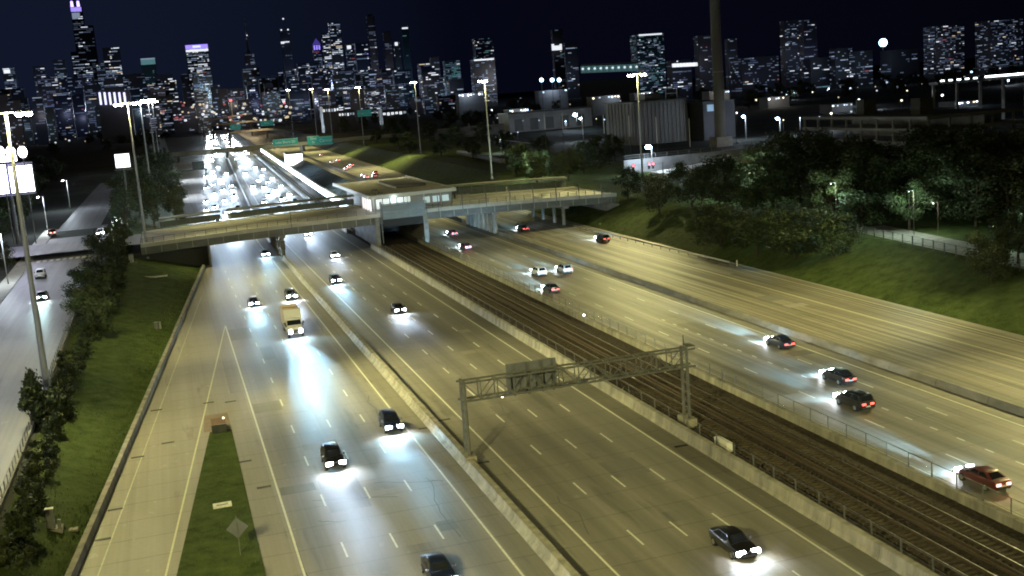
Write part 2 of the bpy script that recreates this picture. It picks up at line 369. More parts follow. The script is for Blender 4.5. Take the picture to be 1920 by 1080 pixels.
# guardrail by the right bank
gr = thing('guardrail', 'pale metal guardrail along the right grass bank below the trees', 'guardrail', (95.2, 182, 0))
rail = MB()
yy = list(range(182, 262, 4))
for a, b in zip(yy[:-1], yy[1:]):
    f = lambda y: -1.9*((y-182)/62.0) if y < 244 else -1.9
    rail.bar((f(a), a-182, .62), (f(b), b-182, .62), .08, .3)
    MB().box(-.07, .07, -.07, .07, 0, .75).obj('guardrail_post', M_STEELG, gr, loc=(f(a)+.1, a-182, 0))
rail.obj('rail_beam', mat('bright galvanised rail', (.5, .5, .46), .5, .3, var=.2, scale=.5), gr)
p = G(1382, 499); t = tag(MB().box(-.13, .13, -.05, .05, 0, 1.0).add([(-.13, -.05, 1), (.13, -.05, 1), (.08, -.05, 1.12), (-.08, -.05, 1.12)], [(0, 1, 2, 3)]).obj('marker_post', mat('white plastic', (.75, .75, .72), .5), loc=(p.x, p.y, 0)), 'short white marker post at the end of the right guardrail', 'post')

# ------------------------------------------------------------------ railway between the carriageways
rw = MB(); lane_strip(rw, 44.66, 55.4, -40, 1400, .10); RAILWAY = rw.obj('railway_bed', M_BALLAST, kind='structure')
tie = MB().box(-1.3, 1.3, -.12, .12, .0, .16).mesh('railway_tie', M_TIE)
far_t = MB()
for cx in (47.85, 51.95):
    y = 56.0; k = 0
    while y < 262:
        if y < 151: link('railway_tie', tie, RAILWAY, None, (cx+U(-.06, .06), y, .101))
        else: far_t.box(cx-1.3, cx+1.3, y-.12, y+.12, .101, .261)
        y += .64
far_t.obj('far_railway_tie', M_TIE, RAILWAY, kind='stuff')
for x in (47.05, 48.65, 51.15, 52.75):
    r = MB(); r.m = 0; r.box(x-.035, x+.035, 40, 262, .415, .43); r.m = 1; r.box(x-.05, x+.05, 40, 262, .262, .414)
    r.obj('running_rail', [M_RAIL, M_RUST], RAILWAY)
for x in (49.75, 50.25):
    r = MB(); r.box(x-.05, x+.05, 40, 262, .28, .5); r.obj('power_rail', M_RUST, RAILWAY)
# ballast stones lying between the ties: one mass
bs = MB()
for i in range(9000):
    x = U(44.9, 55.1); y = U(56, 190); s = U(.05, .13); z = .10
    bs.add([(x-s, y-s*.7, z), (x+s, y-s*.6, z), (x+s*.2, y+s, z), (x+U(-.3, .3)*s, y, z+s*1.1)], [(0, 1, 3), (1, 2, 3), (2, 0, 3)])
bs.obj('ballast_stone', M_BALLAST, RAILWAY, kind='stuff')
# fence on the wall beside the tracks
M_MESH = bpy.data.materials.new('chain link'); M_MESH.use_nodes = True
n_, l_ = nodes(M_MESH); b_ = n_['Principled BSDF']; b_.inputs['Base Color'].default_value = (.28, .28, .26, 1); b_.inputs['Alpha'].default_value = .10
fe = thing('wire_fence', 'chain link fence with steel posts between tracks and northbound lanes', 'fence', (56.05, 56, 0))
me_fp = MB().cyl((0, 0, 0), (0, 0, 2.05), .055, .055, 6).mesh('fence_post', M_STEELG)
top = MB()
for k in range(0, 69):
    link('fence_post', me_fp, fe, None, (0, k*3.0, 0))
top.bar((0, 0, 2.03), (0, 204, 2.03), .05, .05); top.bar((0, 0, 1.0), (0, 204, 1.0), .03, .03); top.obj('fence_rail', M_STEELG, fe)
MB().quad((.06, 0, .1), (.06, 204, .1), (.06, 204, 2.0), (.06, 0, 2.0)).obj('wire_mesh', M_MESH, fe)
f2 = thing('trackside_fence', 'low post and wire fence behind the wall on the near side of the tracks', 'fence', (45.0, 56, 0))
for k in range(0, 60): MB().box(-.05, .05, -.05, .05, 0, 1.75).obj('fence_post', M_STEELD, f2, loc=(0, k*3.4, .1))
top = MB()
for z in (1.1, 1.75): top.bar((0, 0, z), (0, 200, z), .025, .025)
top.obj('fence_wire', M_STEELD, f2)
for u, v in ((1260, 842), ):
    p = G(1262, 846, 1.0); t = thing('signal_box', 'small white trackside box behind the wall right of the sign gantry', 'cabinet', (45.6, p.y*1.0, .1))
    MB().box(-.3, .3, -1.2, 1.2, .3, 1.15).obj('cabinet', mat('white enamel', (.6, .6, .58), .5), t); MB().box(-.1, .1, -1, -.8, 0, .3).box(-.1, .1, .8, 1, 0, .3).obj('leg', M_STEELD, t)
p = G(1137, 620, .8); t = thing('reflector_light', 'small bright white lamp on the track fence', 'lamp', (55.2, 151, .1))
MB().cyl((0, 0, 0), (0, 0, 1.1), .05, .05, 6).obj('post', M_STEELD, t); MB().sphere((0, -.05, 1.2), .14).obj('lens', emit('small signal', (1, 1, .9), 12), t)

# ------------------------------------------------------------------ sign gantry over the express lanes
M_GANTRY = mat('dull gantry steel', (.085, .088, .085), .7, .2, var=.3, scale=1.5)
ga = thing('sign_gantry', 'steel truss sign gantry spanning the express lanes and the tracks', 'gantry', (23.7, 98, 0))
X0, X1 = 0.0, 22.6
for x in (X0, X1):
    MB().box(x-.55, x+.55, -.3, 1.9, 0, 1.0).obj('footing', M_CONC, ga)
for x, dz in ((X0, 0), (X1, 0)):
    for dy in (0.2, 1.4):
        MB().cyl((x, dy, 1.0), (x, dy, 8.15), .17, .15, 10).obj('leg', M_GANTRY, ga)
    br = MB()
    for k in range(5):
        z = 1.3+k*.95; a, b = (.2, 1.4) if k % 2 else (1.4, .2)
        br.bar((x, a, z), (x, b, z+.95), .07, .07)
    br.obj('leg_brace', M_GANTRY, ga)
for z in (6.2, 7.95):
    for dy in (.2, 1.4):
        MB().cyl((X0-.4, dy, z), (X1+.9, dy, z), .10, .10, 8).obj('chord', M_GANTRY, ga)
npan = 14
for k in range(npan+1):
    x = X0+(X1-X0)*k/npan
    br = MB()
    for dy in (.2, 1.4): br.bar((x, dy, 6.2), (x, dy, 7.95), .09, .09)
    for z in (6.2, 7.95): br.bar((x, .2, z), (x, 1.4, z), .08, .08)
    if k < npan:
        x2 = X0+(X1-X0)*(k+1)/npan; a, b = (6.2, 7.95) if k % 2 else (7.95, 6.2)
        for dy in (.2, 1.4): br.bar((x, dy, a), (x2, dy, b), .07, .07)
        br.bar((x, .2, 6.2), (x2, 1.4, 6.2), .06, .06)
    br.obj('truss_panel', M_GANTRY, ga)
sg = MB().box(4.6, 9.6, 1.75, 1.83, 5.9, 8.75).obj('sign_panel', M_SIGNBACK, ga)
for x in (5.3, 6.7, 8.1, 9.2): MB().box(x-.06, x+.06, 1.60, 1.748, 5.6, 8.75).obj('sign_stiffener', M_STEELD, sg)
MB().box(4.4, 13.0, 1.9, 2.7, 5.62, 5.7).obj('catwalk', M_STEELD, ga)
cw = MB()
for x in (4.6, 6.6, 8.6, 10.6, 12.6): cw.bar((x, 1.4, 6.0), (x, 2.7, 5.75), .06, .06); cw.bar((x, 2.65, 5.7), (x, 2.65, 6.4), .04, .04)
cw.bar((4.4, 2.65, 6.4), (13, 2.65, 6.4), .04, .04); cw.obj('catwalk_rail', M_STEELD, ga)
MB().sphere((3.9, 1.3, 5.85), .12).obj('work_lamp', emit('work lamp', (1, .95, .8), 14), ga)
MB().box(X1+.2, X1+.9, .1, 1.5, 8.2, 8.28).cyl((X1, .8, 8.1), (X1, .8, 9.3), .06, .05, 6).obj('mast_cap', M_GANTRY, ga)

# ------------------------------------------------------------------ overpass bridge (35th street level)
BY0, BY1 = 263.0, 294.0
def zd(x): return 6.5 + 1.15*max(0, 1-((x-50)/58.0)**2)
br = thing('overpass_bridge', 'grey steel girder road bridge crossing all the highway lanes', 'bridge', (50, 278, 0))
bp_ = lambda x, y, z: (x-50, y-278, z)
def seg(mbx, x0, x1, y0, y1, za, zb_, st=4.0):
    x = x0
    rings = []
    while True:
        rings.append([bp_(x, y0, zd(x)+za), bp_(x, y1, zd(x)+za), bp_(x, y1, zd(x)+zb_), bp_(x, y0, zd(x)+zb_)])
        if x >= x1-.01: break
        x = min(x+st, x1)
    mbx.loft(rings); return mbx
XL, XR = -7.5, 107.0
seg(MB(), XL, XR, BY0, BY1, -.55, -.25).obj('deck', M_BRIDGE, br)
seg(MB(), XL, XR, BY0+4.4, BY1-4.8, -.246, .0).obj('bridge_roadway', M_BRIDGE, br)
seg(MB(), XL, XR, BY0, BY0+4.2, -.244, .16).obj('near_sidewalk', M_BRWALK, br)
seg(MB(), XL, XR, BY1-4.6, BY1, -.244, .16).obj('far_sidewalk', M_BRWALK, br)
for k, y in enumerate((BY0+9.3, BY0+15.6, BY0+15.9, BY0+21.8)): seg(MB(), XL, XR, y, y+.14, .004, .008).obj('lane_line', M_YPAINT if k in (1, 2) else M_PAINT, br)
for k in range(7): seg(MB(), XL, XR, BY0+1+k*4.7, BY0+1.35+k*4.7, -2.15, -.56).obj('girder', M_GIRDER, br)
seg(MB(), XL, XR, BY0+.5, BY0+.68, -2.05, -.56).obj('fascia_girder', M_GIRDER, br)
seg(MB(), XL, XR, BY0+.3, BY0+.9, -2.2, -2.052).obj('girder_flange', M_GIRDER, br)
seg(MB(), XL, XR, BY0-.12, BY0+.2, -.5, .34).obj('near_kerb', M_BRWALK, br)
x = XL+1
me_st = MB().box(-.07, .07, -.16, 0, -2.05, -.56).mesh('girder_stiffener', mat('stiffener steel', (.30, .30, .28), .6, .1))
while x < XR:
    link('girder_stiffener', me_st, br, None, bp_(x, BY0+.5, zd(x))); x += 3.4
# railings: near side, tall posts on the right half as in the photograph
me_rp = MB().box(-.06, .06, -.06, .06, .16, 1.45).mesh('railing_post', M_STEELG)
me_rpt = MB().box(-.09, .09, -.09, .09, -1.2, 3.2).mesh('tall_post', M_STEELG)
x = XL+.5; k = 0
while x < XR:
    if not 47.5 < x < 58: link('railing_post', me_rp, br, None, bp_(x, BY0+.05, zd(x)))
    x += 2.3
for x in [26.0, 47.3] + list(range(61, 107, 6)): link('tall_post', me_rpt, br, None, bp_(x, BY0-.06, zd(x)))
for a, b in ((XL, 47.5), (58, XR)):
    for z in (.55, .95, 1.42): seg(MB(), a, b, BY0+.02, BY0+.08, z, z+.06).obj('railing_rail', M_STEELG, br)
for a, b in ((XL, XR),):
    for z in (.6, 1.2): seg(MB(), a, b, BY1-.2, BY1-.12, z, z+.07).obj('railing_rail', M_STEELG, br)
x = XL+.5
while x < XR: link('railing_post', me_rp, br, None, bp_(x, BY1-.15, zd(x))); x += 3.1
# abutments, piers
MB().box(-60, -43.2, -12, 16, 0, 4.2).obj('abutment', mat('painted shade black', (.02, .022, .025), .8), br)  # near-black colour stands in for the shade under the deck
mbw = MB(); mbw.box(-43.1, -42.7, -15.6, 16, 0, 4.9); mbw.obj('abutment_wall', M_CONCD, br)
MB().box(54.5, 58, -14.2, 16, 1.5, 4.1).obj('abutment', M_CONCD, br)
for x, ys_, rad in ((23.6, (-13, -6, 2, 9, 14), .5), (75.2, (-13.2, -9.6, -6, -2.4, 1.2, 4.8, 8.4, 12), .62), (93.6, (-12, -5, 4, 12), .45)):
    for y in ys_: MB().cyl((x-50, y, 0), (x-50, y, zd(x)-2.6), rad, rad, 12).obj('pier_column', M_CONC if x == 75.2 else M_CONCD, br, smooth=40)
    MB().box(x-50-.8, x-50+.8, -14.2, 15.5, zd(x)-2.8, zd(x)-2.21).obj('pier_cap', M_CONCD, br)
MB().box(-26.9, -25.9, -14.3, -13.3, 1.9, 4.0).box(-27.6, -26.95, -14.2, -13.5, 2.5, 4.2).obj('signal_cabinet', M_STEELD, br)
for x in (45.4, 57.0): MB().box(x-50, x-49, -15.5, 16, 0, zd(x)-.56).obj('portal_wall', M_CONCD, br)
MB().box(-3.9, 8.2, 14, 14.4, .1, 5.4).obj('portal_shade_screen', mat('painted shade black', (.02, .022, .025)), br); MB().box(-3.9, 6.95, -12, 13.9, 5.0, 5.15).obj('portal_ceiling', mat('painted shade black', (.02, .022, .025)), br)  # black screen and ceiling added to keep the portal dark, shade in their colour

# canopies over the far pavement (bus stop shelters)
def canopy(x0, x1, y, depth, h, lab, m=M_STEELD):
    t = thing('bus_shelter', lab, 'shelter', (x0, y, zd(x0)+.16))
    P_ = lambda x, yy, z: (x-x0, yy-y, zd(x)-zd(x0)+z)
    rings = []
    k = max(2, int((x1-x0)/4))
    for i in range(k+1):
        x = x0+(x1-x0)*i/k; rings.append([P_(x, y-depth/2, h), P_(x, y+depth/2, h+.15), P_(x, y+depth/2, h+.5), P_(x, y-depth/2, h+.32)])
    MB().loft(rings).obj('canopy_roof', m, t)
    tr = MB(); tr.loft([[P_(x0+(x1-x0)*i/k, y-depth/2-.06, h+.22), P_(x0+(x1-x0)*i/k, y-depth/2-.01, h+.22), P_(x0+(x1-x0)*i/k, y-depth/2-.01, h+.36), P_(x0+(x1-x0)*i/k, y-depth/2-.06, h+.36)] for i in range(k+1)])
    tr.obj('canopy_edge', M_STEELG, t)
    x = x0+.6
    while x < x1:
        MB().bar(P_(x, y+depth*.3, -.02), P_(x, y+depth*.3, h+.2), .12, .12).obj('canopy_post', M_STEELG, t); x += 3.4
    MB().loft([[P_(x0+(x1-x0)*i/k, y+depth*.32, .4), P_(x0+(x1-x0)*i/k, y+depth*.32+.03, .4), P_(x0+(x1-x0)*i/k, y+depth*.32+.03, 1.9), P_(x0+(x1-x0)*i/k, y+depth*.32, 1.9)] for i in range(k+1)]).obj('windscreen', mat('scratched shelter glass', (.10, .12, .12), .25), t)
    return t
canopy(-3.2, 11.6, BY1-2.3, 2.6, 2.5, 'dark roofed bus shelter at the left end of the overpass')
canopy(13.4, 45.5, BY1-2.3, 1.9, 2.5, 'long dark roofed bus shelter on the overpass left of the station')
canopy(70.0, 104.0, BY1-2.3, 1.9, 2.6, 'long roofed bus shelter on the overpass right of the station', mat('pale shelter roof', (.26, .26, .24), .6, var=.2, scale=.3))

# ------------------------------------------------------------------ station house on the bridge, platform roof beyond
st = thing('station_house', 'flat roofed station house with lit glass front in the middle of the overpass', 'station', (55, 270, zd(55)))
sz = zd(55)
M_ROOF = mat('pale gravel roof', (.40, .385, .33), .85, var=.2, scale=.25, coord='World')
M_LIT = emit('lit station glazing', (.80, .95, 1), .62, True)
M_LITP = emit('lit ticket hall', (1, .93, .95), 1.3, True)
rf = MB().box(-9, 12.5, 1, 60, 3.35, 3.75).obj('roof', M_ROOF, st)
MB().box(-9.25, -9.003, .8, 60.2, 3.2, 4.05).box(12.503, 12.75, .8, 60.2, 3.2, 4.05).box(-9, 12.5, .8, .997, 3.2, 4.05).obj('parapet', mat('white roof edge', (.62, .62, .58), .6), rf)
MB().box(1.5, 9.5, 20, 44, 3.752, 4.5).obj('roof_plant', mat('dark roof unit', (.10, .105, .11), .7, var=.2, scale=.5), rf)
MB().box(1.2, 1.45, 19.5, 44.5, 3.752, 4.2).obj('roof_kerb', mat('white roof edge', (.6, .6, .6)), rf)
for y in (6, 13): MB().box(-6, -4.6, y, y+1.4, 3.752, 4.5).obj('roof_vent', M_STEELG, rf)
wl = MB().box(-8.4, 11.9, 2.2, 40, 0, 3.35).obj('wall', mat('station wall', (.3, .31, .32), .7, var=.1, scale=.5), st)
for k in range(5): MB().box(-7.2+k*1.75, -5.75+k*1.75, 2.14, 2.197, .5, 2.9).obj('window', M_LIT, wl)
for k in range(5): MB().box(-8.47, -8.403, 3.0+k*2.4, 5.0+k*2.4, .1, 2.9).obj('glass_door', M_LITP, wl)
for k in range(3): MB().box(4.5+k*2.4, 6.2+k*2.4, 2.14, 2.197, .9, 2.4).obj('window', emit('dim station window', (.6, .75, .85), .4), wl)
for k in range(4): MB().bar((-8.9, 3+k*3.2, 0), (-8.9, 3+k*3.2, 3.3), .22, .22).obj('column', mat('white column', (.6, .6, .58), .6), st)
for k in range(5): MB().bar((-8.0+k*4.2, 1.4, 0), (-8.0+k*4.2, 1.4, 3.3), .2, .2).obj('column', mat('white column', (.6, .6, .58)), st)
mk = ((-6.3, 0), (-4.6, 1), (-2.7, 2), (-.7, 3), (1.1, 4))
lamp(st, (-9.6, 1.0, 2.6), 160, (.9, .95, 1), .3); lamp(st, (-3, 0.6, 2.9), 140, (.75, .95, 1), .3); lamp(st, (-8.0, -4.5, 3.3), 120, (.8, .95, 1), .3)
sc = thing('screen_wall', 'blue grey panelled screen wall on the near side of the station', 'wall', (47.4, BY0-.35, zd(55)))
M_SCR = mat('blue grey panel', (.17, .21, .24), .55, var=.18, scale=.5, stretch=(.5, 1, 1.6))
for k in range(5):
    for r in range(2): MB().box(k*2.06, k*2.06+2.02, -.1, .0, -1.15+r*1.72, .53+r*1.72).obj('panel', M_SCR, sc)
for k in range(6): MB().box(k*2.06-.06, k*2.06+.02, .003, .2, -2.6, 2.6).obj('panel_post', M_STEELD, sc)
MB().box(-.1, 10.4, -.16, .05, 2.3, 2.5).obj('coping', M_SCR, sc); MB().box(-.1, 10.4, -.12, .1, -3.0, -1.2).obj('lower_beam', mat('painted shade black', (.02, .022, .025), .8), sc)  # lower beam coloured black to carry on the portal's shade
MB().box(-.6, -.35, -.3, -.05, -6.8, 3.1).obj('end_post', M_STEELG, sc); MB().box(10.5, 10.7, -.3, -.05, -6.6, 2.4).obj('end_post', M_STEELG, sc)
lamp(sc, (-1.2, -1.2, .9), 60, (.8, .9, 1), .2); lamp(sc, (5, 4.2, 3.6), 50, (.75, .9, 1), .3)

# platform with long white-edged roof between the tracks beyond the bridge
pl = thing('platform_canopy', 'long station platform roof with glowing white edge running away from the overpass', 'canopy', (49.6, 330, 0))
PX = lambda y: xo(y)
def run(name, m, x0, x1, z0, z1, y0, y1, parent, base_y=330, base_x=49.6):
    ys = [y0]+[y for y in YS if y0 < y < y1]+[y1]
    return MB().loft([[(x0+PX(y)-base_x, y-base_y, z0), (x1+PX(y)-base_x, y-base_y, z0), (x1+PX(y)-base_x, y-base_y, z1), (x0+PX(y)-base_x, y-base_y, z1)] for y in ys]).obj(name, m, parent)
M_PLR = mat('dark teal platform roofing', (.05, .085, .095), .6, var=.2, scale=.3)
run('platform', mat('platform concrete', (.35, .35, .34), .8), 48.0, 54.2, .1, 1.2, 322, 860, pl)
ysr = [335]+[y for y in YS if 335 < y < 560]+[560]
MB().loft([[(48.6+PX(y)-49.6, y-330, 5.3), (54.9+PX(y)-49.6, y-330, 8.6), (55.3+PX(y)-49.6, y-330, 8.8), (48.6+PX(y)-49.6, y-330, 5.6)] for y in ysr]).obj('roof', M_PLR, pl)
for k in range(22):
    y = 338+k*10; MB().bar((48.7+PX(y)-49.6, y-330, 5.66), (54.95+PX(y)-49.6, y-330, 8.86), .16, .10).obj('roof_rib', M_STEELD, pl)
run('side_wall', M_PLR, 55.0, 55.5, 1.0, 8.7, 335.2, 560, pl)
MB().box(54.8+PX(335)-49.6, 55.6+PX(335)-49.6, 4.2, 4.9, 1.0, 9.0).obj('end_post', mat('pale end post', (.4, .4, .42), .6), pl)
run('roof_edge', mat('white fascia', (.75, .78, .78), .5), 47.7, 48.58, 4.0, 6.1, 318, 860, pl)
run('light_strip', emit('platform light strip', (.72, .94, 1.0), 4.2), 47.45, 47.69, 4.05, 6.0, 322, 860, pl)
run('roof', M_PLR, 48.6, 52.6, 5.2, 5.5, 583, 860, pl)
run('concourse_house', emit('lit stair house', (.95, .98, 1), 3.5), 47.6, 55.4, 6.15, 11.6, 566, 580, pl)
run('stair_house_roof', M_STEELD, 47.2, 55.8, 11.6, 12.2, 564, 582, pl)
for k in range(34):
    y = 326+k*14; MB().box(-.12, .12, -.12, .12, 1.2, 5.2).obj('column', mat('white column', (.6, .6, .58)), pl, loc=(49.2+PX(y)-49.6, y-330, 0))
for k in range(9): lamp(pl, (47.2+PX(345+k*50)-49.6, 15+k*50, 4.6), 900, (.78, .95, 1), .6)
r2 = MB()
for x in (45.6, 47.0, 55.9): lane_strip(r2, x-.07, x+.07, 300, 900, .4)
r2.obj('running_rail', M_RAIL, RAILWAY)

# ------------------------------------------------------------------ vehicles
CARM = {}
def rings_body(st):
    out = []
    for (y, z0, z1, hw) in st:
        L = [(-hw*.86, z0), (-hw*.98, z0+.10), (-hw, (z0+z1)*.5), (-hw*.985, z1-.12), (-hw*.92, z1-.02), (-hw*.5, z1+.02), (0, z1+.03)]
        pr = L + [(-x, z) for x, z in reversed(L[:-1])]
        out.append([(x, y, z) for x, z in pr])
    return out
SHAPES = {
 'sedan': dict(low=[(-2.38,.42,.72,.66),(-2.33,.30,.97,.78),(-1.9,.24,1.02,.87),(-1.2,.20,1.0,.91),(0,.19,.97,.92),(.95,.20,.96,.91),(1.6,.22,.90,.89),(2.1,.25,.78,.83),(2.33,.33,.68,.73),(2.40,.40,.58,.64)],
               cab=((-1.85,1.12,.80,.99),(-1.05,.28,.61,1.43)), wb=(1.42,-1.36), r=.33, tail=(-2.34,.86), head=(2.24,.66)),
 'suv': dict(low=[(-2.34,.46,.95,.74),(-2.30,.36,1.12,.86),(-1.9,.28,1.14,.93),(0,.26,1.10,.95),(.95,.27,1.09,.94),(1.7,.29,1.03,.92),(2.15,.33,.92,.87),(2.33,.40,.80,.78),(2.38,.46,.66,.70)],
             cab=((-2.24,1.16,.86,1.11),(-1.95,.30,.69,1.72)), wb=(1.45,-1.40), r=.37, tail=(-2.33,1.0), head=(2.26,.80)),
 'hatch': dict(low=[(-2.06,.42,.85,.68),(-2.02,.30,1.0,.80),(-1.6,.24,1.03,.87),(0,.20,.99,.89),(.85,.21,.97,.88),(1.4,.23,.91,.86),(1.85,.27,.80,.80),(2.03,.35,.68,.70),(2.08,.42,.58,.62)],
               cab=((-1.98,1.05,.80,1.0),(-1.55,.2,.64,1.49)), wb=(1.28,-1.25), r=.32, tail=(-2.03,.92), head=(1.95,.68)),
}
def lerp(a, b, t): return tuple(x+(y-x)*t for x, y in zip(a, b))
def car_meshes(kind):
    if kind in CARM: return CARM[kind]
    S = SHAPES[kind]; d = {}
    b = MB(); b.loft(rings_body(S['low']))
    (yb0, yb1, hb, zb_), (yt0, yt1, ht, zt) = S['cab']
    ring = []
    def cr(y0, y1, hw, z, k=.10): return [(-hw, y0+k, z), (-hw*.8, y0, z), (hw*.8, y0, z), (hw, y0+k, z), (hw, y1-k, z), (hw*.8, y1, z), (-hw*.8, y1, z), (-hw, y1-k, z)]
    b.loft([cr(yb0, yb1, hb, zb_-.12), cr(yb0+.02, yb1-.02, hb, zb_), cr(*(lerp((yb0, yb1), (yt0, yt1), .92)), hb+(ht-hb)*.92, zb_+(zt-zb_)*.92), cr(yt0+.12, yt1-.12, ht*.86, zt)])
    d['body'] = b
    def cp(u, v, side):   # point on cabin skin; v height fraction
        y = None; hw = hb+(ht-hb)*v; z = zb_+(zt-zb_)*v
        y0 = yb0+(yt0-yb0)*v; y1 = yb1+(yt1-yb1)*v
        if side == 'f': return (hw*.80*u, y1+.012, z)
        if side == 'r': return (hw*.80*u, y0-.012, z)
        s = -1 if side == 'l' else 1
        return (s*(hw+.012), y0+.12+(y1-y0-.24)*u, z)
    for nm, side, a, c in (('windshield', 'f', -.98, .98), ('rear_window', 'r', -.92, .92)):
        d[nm] = MB().quad(cp(a, .08, side), cp(c, .08, side), cp(c, .86, side), cp(a, .86, side))
    for s in 'lr':
        for i, (a, c) in enumerate(((.03, .47), (.52, .97))):
            d['side_window_%s%d' % (s, i)] = MB().quad(cp(a, .10, 'l' if s == 'l' else 'R'), cp(c, .10, 'l' if s == 'l' else 'R'), cp(c-(.05 if i else 0), .84, 'l' if s == 'l' else 'R'), cp(a+(.05 if not i else 0), .84, 'l' if s == 'l' else 'R'))
    r = S['r']; d['tyre'] = MB().cyl((-.12, 0, 0), (.12, 0, 0), r, r, 14); d['rim'] = MB().cyl((-.13, 0, 0), (.13, 0, 0), r*.62, r*.62, 10)
    d['head'] = MB().box(-.30, .30, -.12, .10, -.14, .15); d['tail'] = MB().box(-.20, .20, -.05, .10, -.10, .09)
    d['mirror'] = MB().box(-.11, .11, -.06, .06, -.08, .08)
    yb = S['low'][0][0]; d['rear_bumper'] = MB().box(-.62, .62, yb-.04, yb+.12, .34, .50); d['plate'] = MB().box(-.26, .26, yb-.055, yb-.042, .56, .70)
    yf = S['low'][-1][0]; d['grille'] = MB().box(-.40, .40, yf-.06, yf+.02, .40, .56)
    mats = dict(tyre=M_BLACK, rim=M_RIM, mirror=M_DARKPL, rear_bumper=M_DARKPL, plate=mat('plate', (.5, .5, .5), .5), grille=M_DARKPL)
    for k in list(d):
        if k == 'body' or k in ('head', 'tail'): continue
        d[k] = d[k].mesh(k, mats.get(k, M_GLASS))
    CARM[kind] = d; return d
MESHC = {}
def vmesh(kind, key, m):
    q = (kind, key, m.name)
    if q not in MESHC: MESHC[q] = car_meshes(kind)[key].mesh(key, m, 35 if key == 'body' else None)
    return MESHC[q]
PAINTS = {'black': (.012, .012, .014), 'dark blue': (.012, .018, .05), 'white': (.70, .70, .70), 'silver': (.36, .37, .38), 'dark red': (.10, .012, .012), 'grey': (.12, .125, .13), 'teal': (.10, .16, .17)}
def paint(c):
    nm = c+' car paint'
    if nm in MATS: return MATS[nm]
    m = mat(nm, PAINTS[c], .28, .2); b = m.node_tree.nodes['Principled BSDF']; b.inputs['Coat Weight'].default_value = .7; b.inputs['Coat Roughness'].default_value = .06
    return m
def beam(parent, y, z, watts, col, pitch=2.3, ang=12.5, x=0.0):
    l = bpy.data.lights.new('headlight_beam', 'SPOT'); l.energy = watts*BEAM; l.color = col; l.spot_size = math.radians(ang); l.spot_blend = 1.0; l.shadow_soft_size = .2
    o = link('headlight_beam', l, parent, None, (x, y, z)); o.rotation_euler = (math.radians(90-pitch), 0, 0); o.scale = (1.25, 1, 1); return o
def glow(parent, y, z, watts, col, x=0.0):
    l = bpy.data.lights.new('headlight_glow', 'SPOT'); l.energy = watts; l.color = col; l.spot_size = math.radians(150); l.spot_blend = .6; l.shadow_soft_size = .12
    o = link('headlight_glow', l, parent, None, (x, y, z)); o.rotation_euler = (math.radians(72), 0, 0); return o
GLOW = .015
def car(kind, col, x, y, rz, label, group=None, watts=60000, bcol=(.70, .86, 1), near=True, tail=M_TAIL, head=M_HEAD, z=0.0, lights=True, name='car'):
    S = SHAPES[kind]; D = car_meshes(kind)
    t = thing(name, label, 'car', (x, y, z), rz, group)
    body = link('body', vmesh(kind, 'body', paint(col)), t)
    for k, nm in (('windshield', 'windshield'), ('rear_window', 'rear_window'), ('side_window_l0', 'side_window'), ('side_window_l1', 'side_window'), ('side_window_r0', 'side_window'), ('side_window_r1', 'side_window')):
        if near or not k.startswith('side'): link(nm, D[k], t)
    hx = S['low'][-3][3]*.70
    for s in (-1, 1):
        hl = link('headlight', vmesh(kind, 'head', (head if near or abs(rz) < 1 else M_HEADF) if lights else mat('unlit lens', (.5, .5, .5), .2)), t, None, (s*hx, S['head'][0], S['head'][1]))
        link('taillight', vmesh(kind, 'tail', tail), t, None, (s*.47, S['tail'][0]-.03, S['tail'][1]-.13))
        if near: link('mirror', D['mirror'], t, None, (s*.99, .72, S['cab'][0][3]+.10))
        for yy in S['wb']:
            if near:
                wv = link('wheel', D['tyre'], t, None, (s*.83, yy, S['r'])); link('rim', D['rim'], wv, None, (s*.012, 0, 0))
            else: link('wheel', D['tyre'], t, None, (s*.83, yy, S['r']))
    if near:
        for k in ('rear_bumper', 'plate', 'grille'): link(k, D[k], t)
    if lights and watts:
        if near:
            for sx in (-hx, hx):
                glow(t, S['head'][0]+.16, S['head'][1], min(watts, 110000)*GLOW, bcol, sx); beam(t, S['head'][0]+.15, S['head'][1], watts*.6, bcol, 2.3+U(-.2, .3), 12.5, sx)
        else: glow(t, S['head'][0]+.16, S['head'][1], watts*4*GLOW, bcol); beam(t, S['head'][0]+.15, S['head'][1], watts*3.0, bcol, 1.9, 11)
    return t
PI = math.pi
GS = 'oncoming southbound cars'; GN = 'northbound cars driving away'
SBC = [('hatch','dark blue',475,566,'dark blue hatchback with bluish headlights left of the beige topped truck',70000),
 ('suv','grey',545,553,'grey car following directly behind the beige topped truck',60000),
 ('hatch','teal',497,475,'pale car with teal tinted headlights just coming out under the overpass on the left',90000),
 ('sedan','dark blue',576,438,'dark blue car in shade below the overpass girders',60000),
 ('sedan','white',626,477,'white sedan in the express lanes just past the overpass',60000),
 ('suv','dark blue',628,524,'dark suv behind a white sedan in the express lanes',90000),
 ('sedan','black',746,577,'black sedan alone in the express lanes above the sign gantry',80000),
 ('suv','dark blue',732,792,'car with the most glaring cyan headlights beside the median barrier',130000),
 ('suv','black',624,858,'black suv lighting a white patch on the local lanes',110000),
 ('sedan','dark blue',822,1066,'dark blue car cut off by the bottom edge of the picture',60000),
 ('sedan','black',1375,1014,'large black sedan nearest the camera in the express lanes',26000)]
for i, (k, c, u, v, lab, wt) in enumerate(SBC):
    p = G(u, v, .7); car(k, c, p.x, p.y, PI, lab, GS, wt, (.40, .74, 1) if i in (0, 2, 5, 7) else (.62, .78, 1))
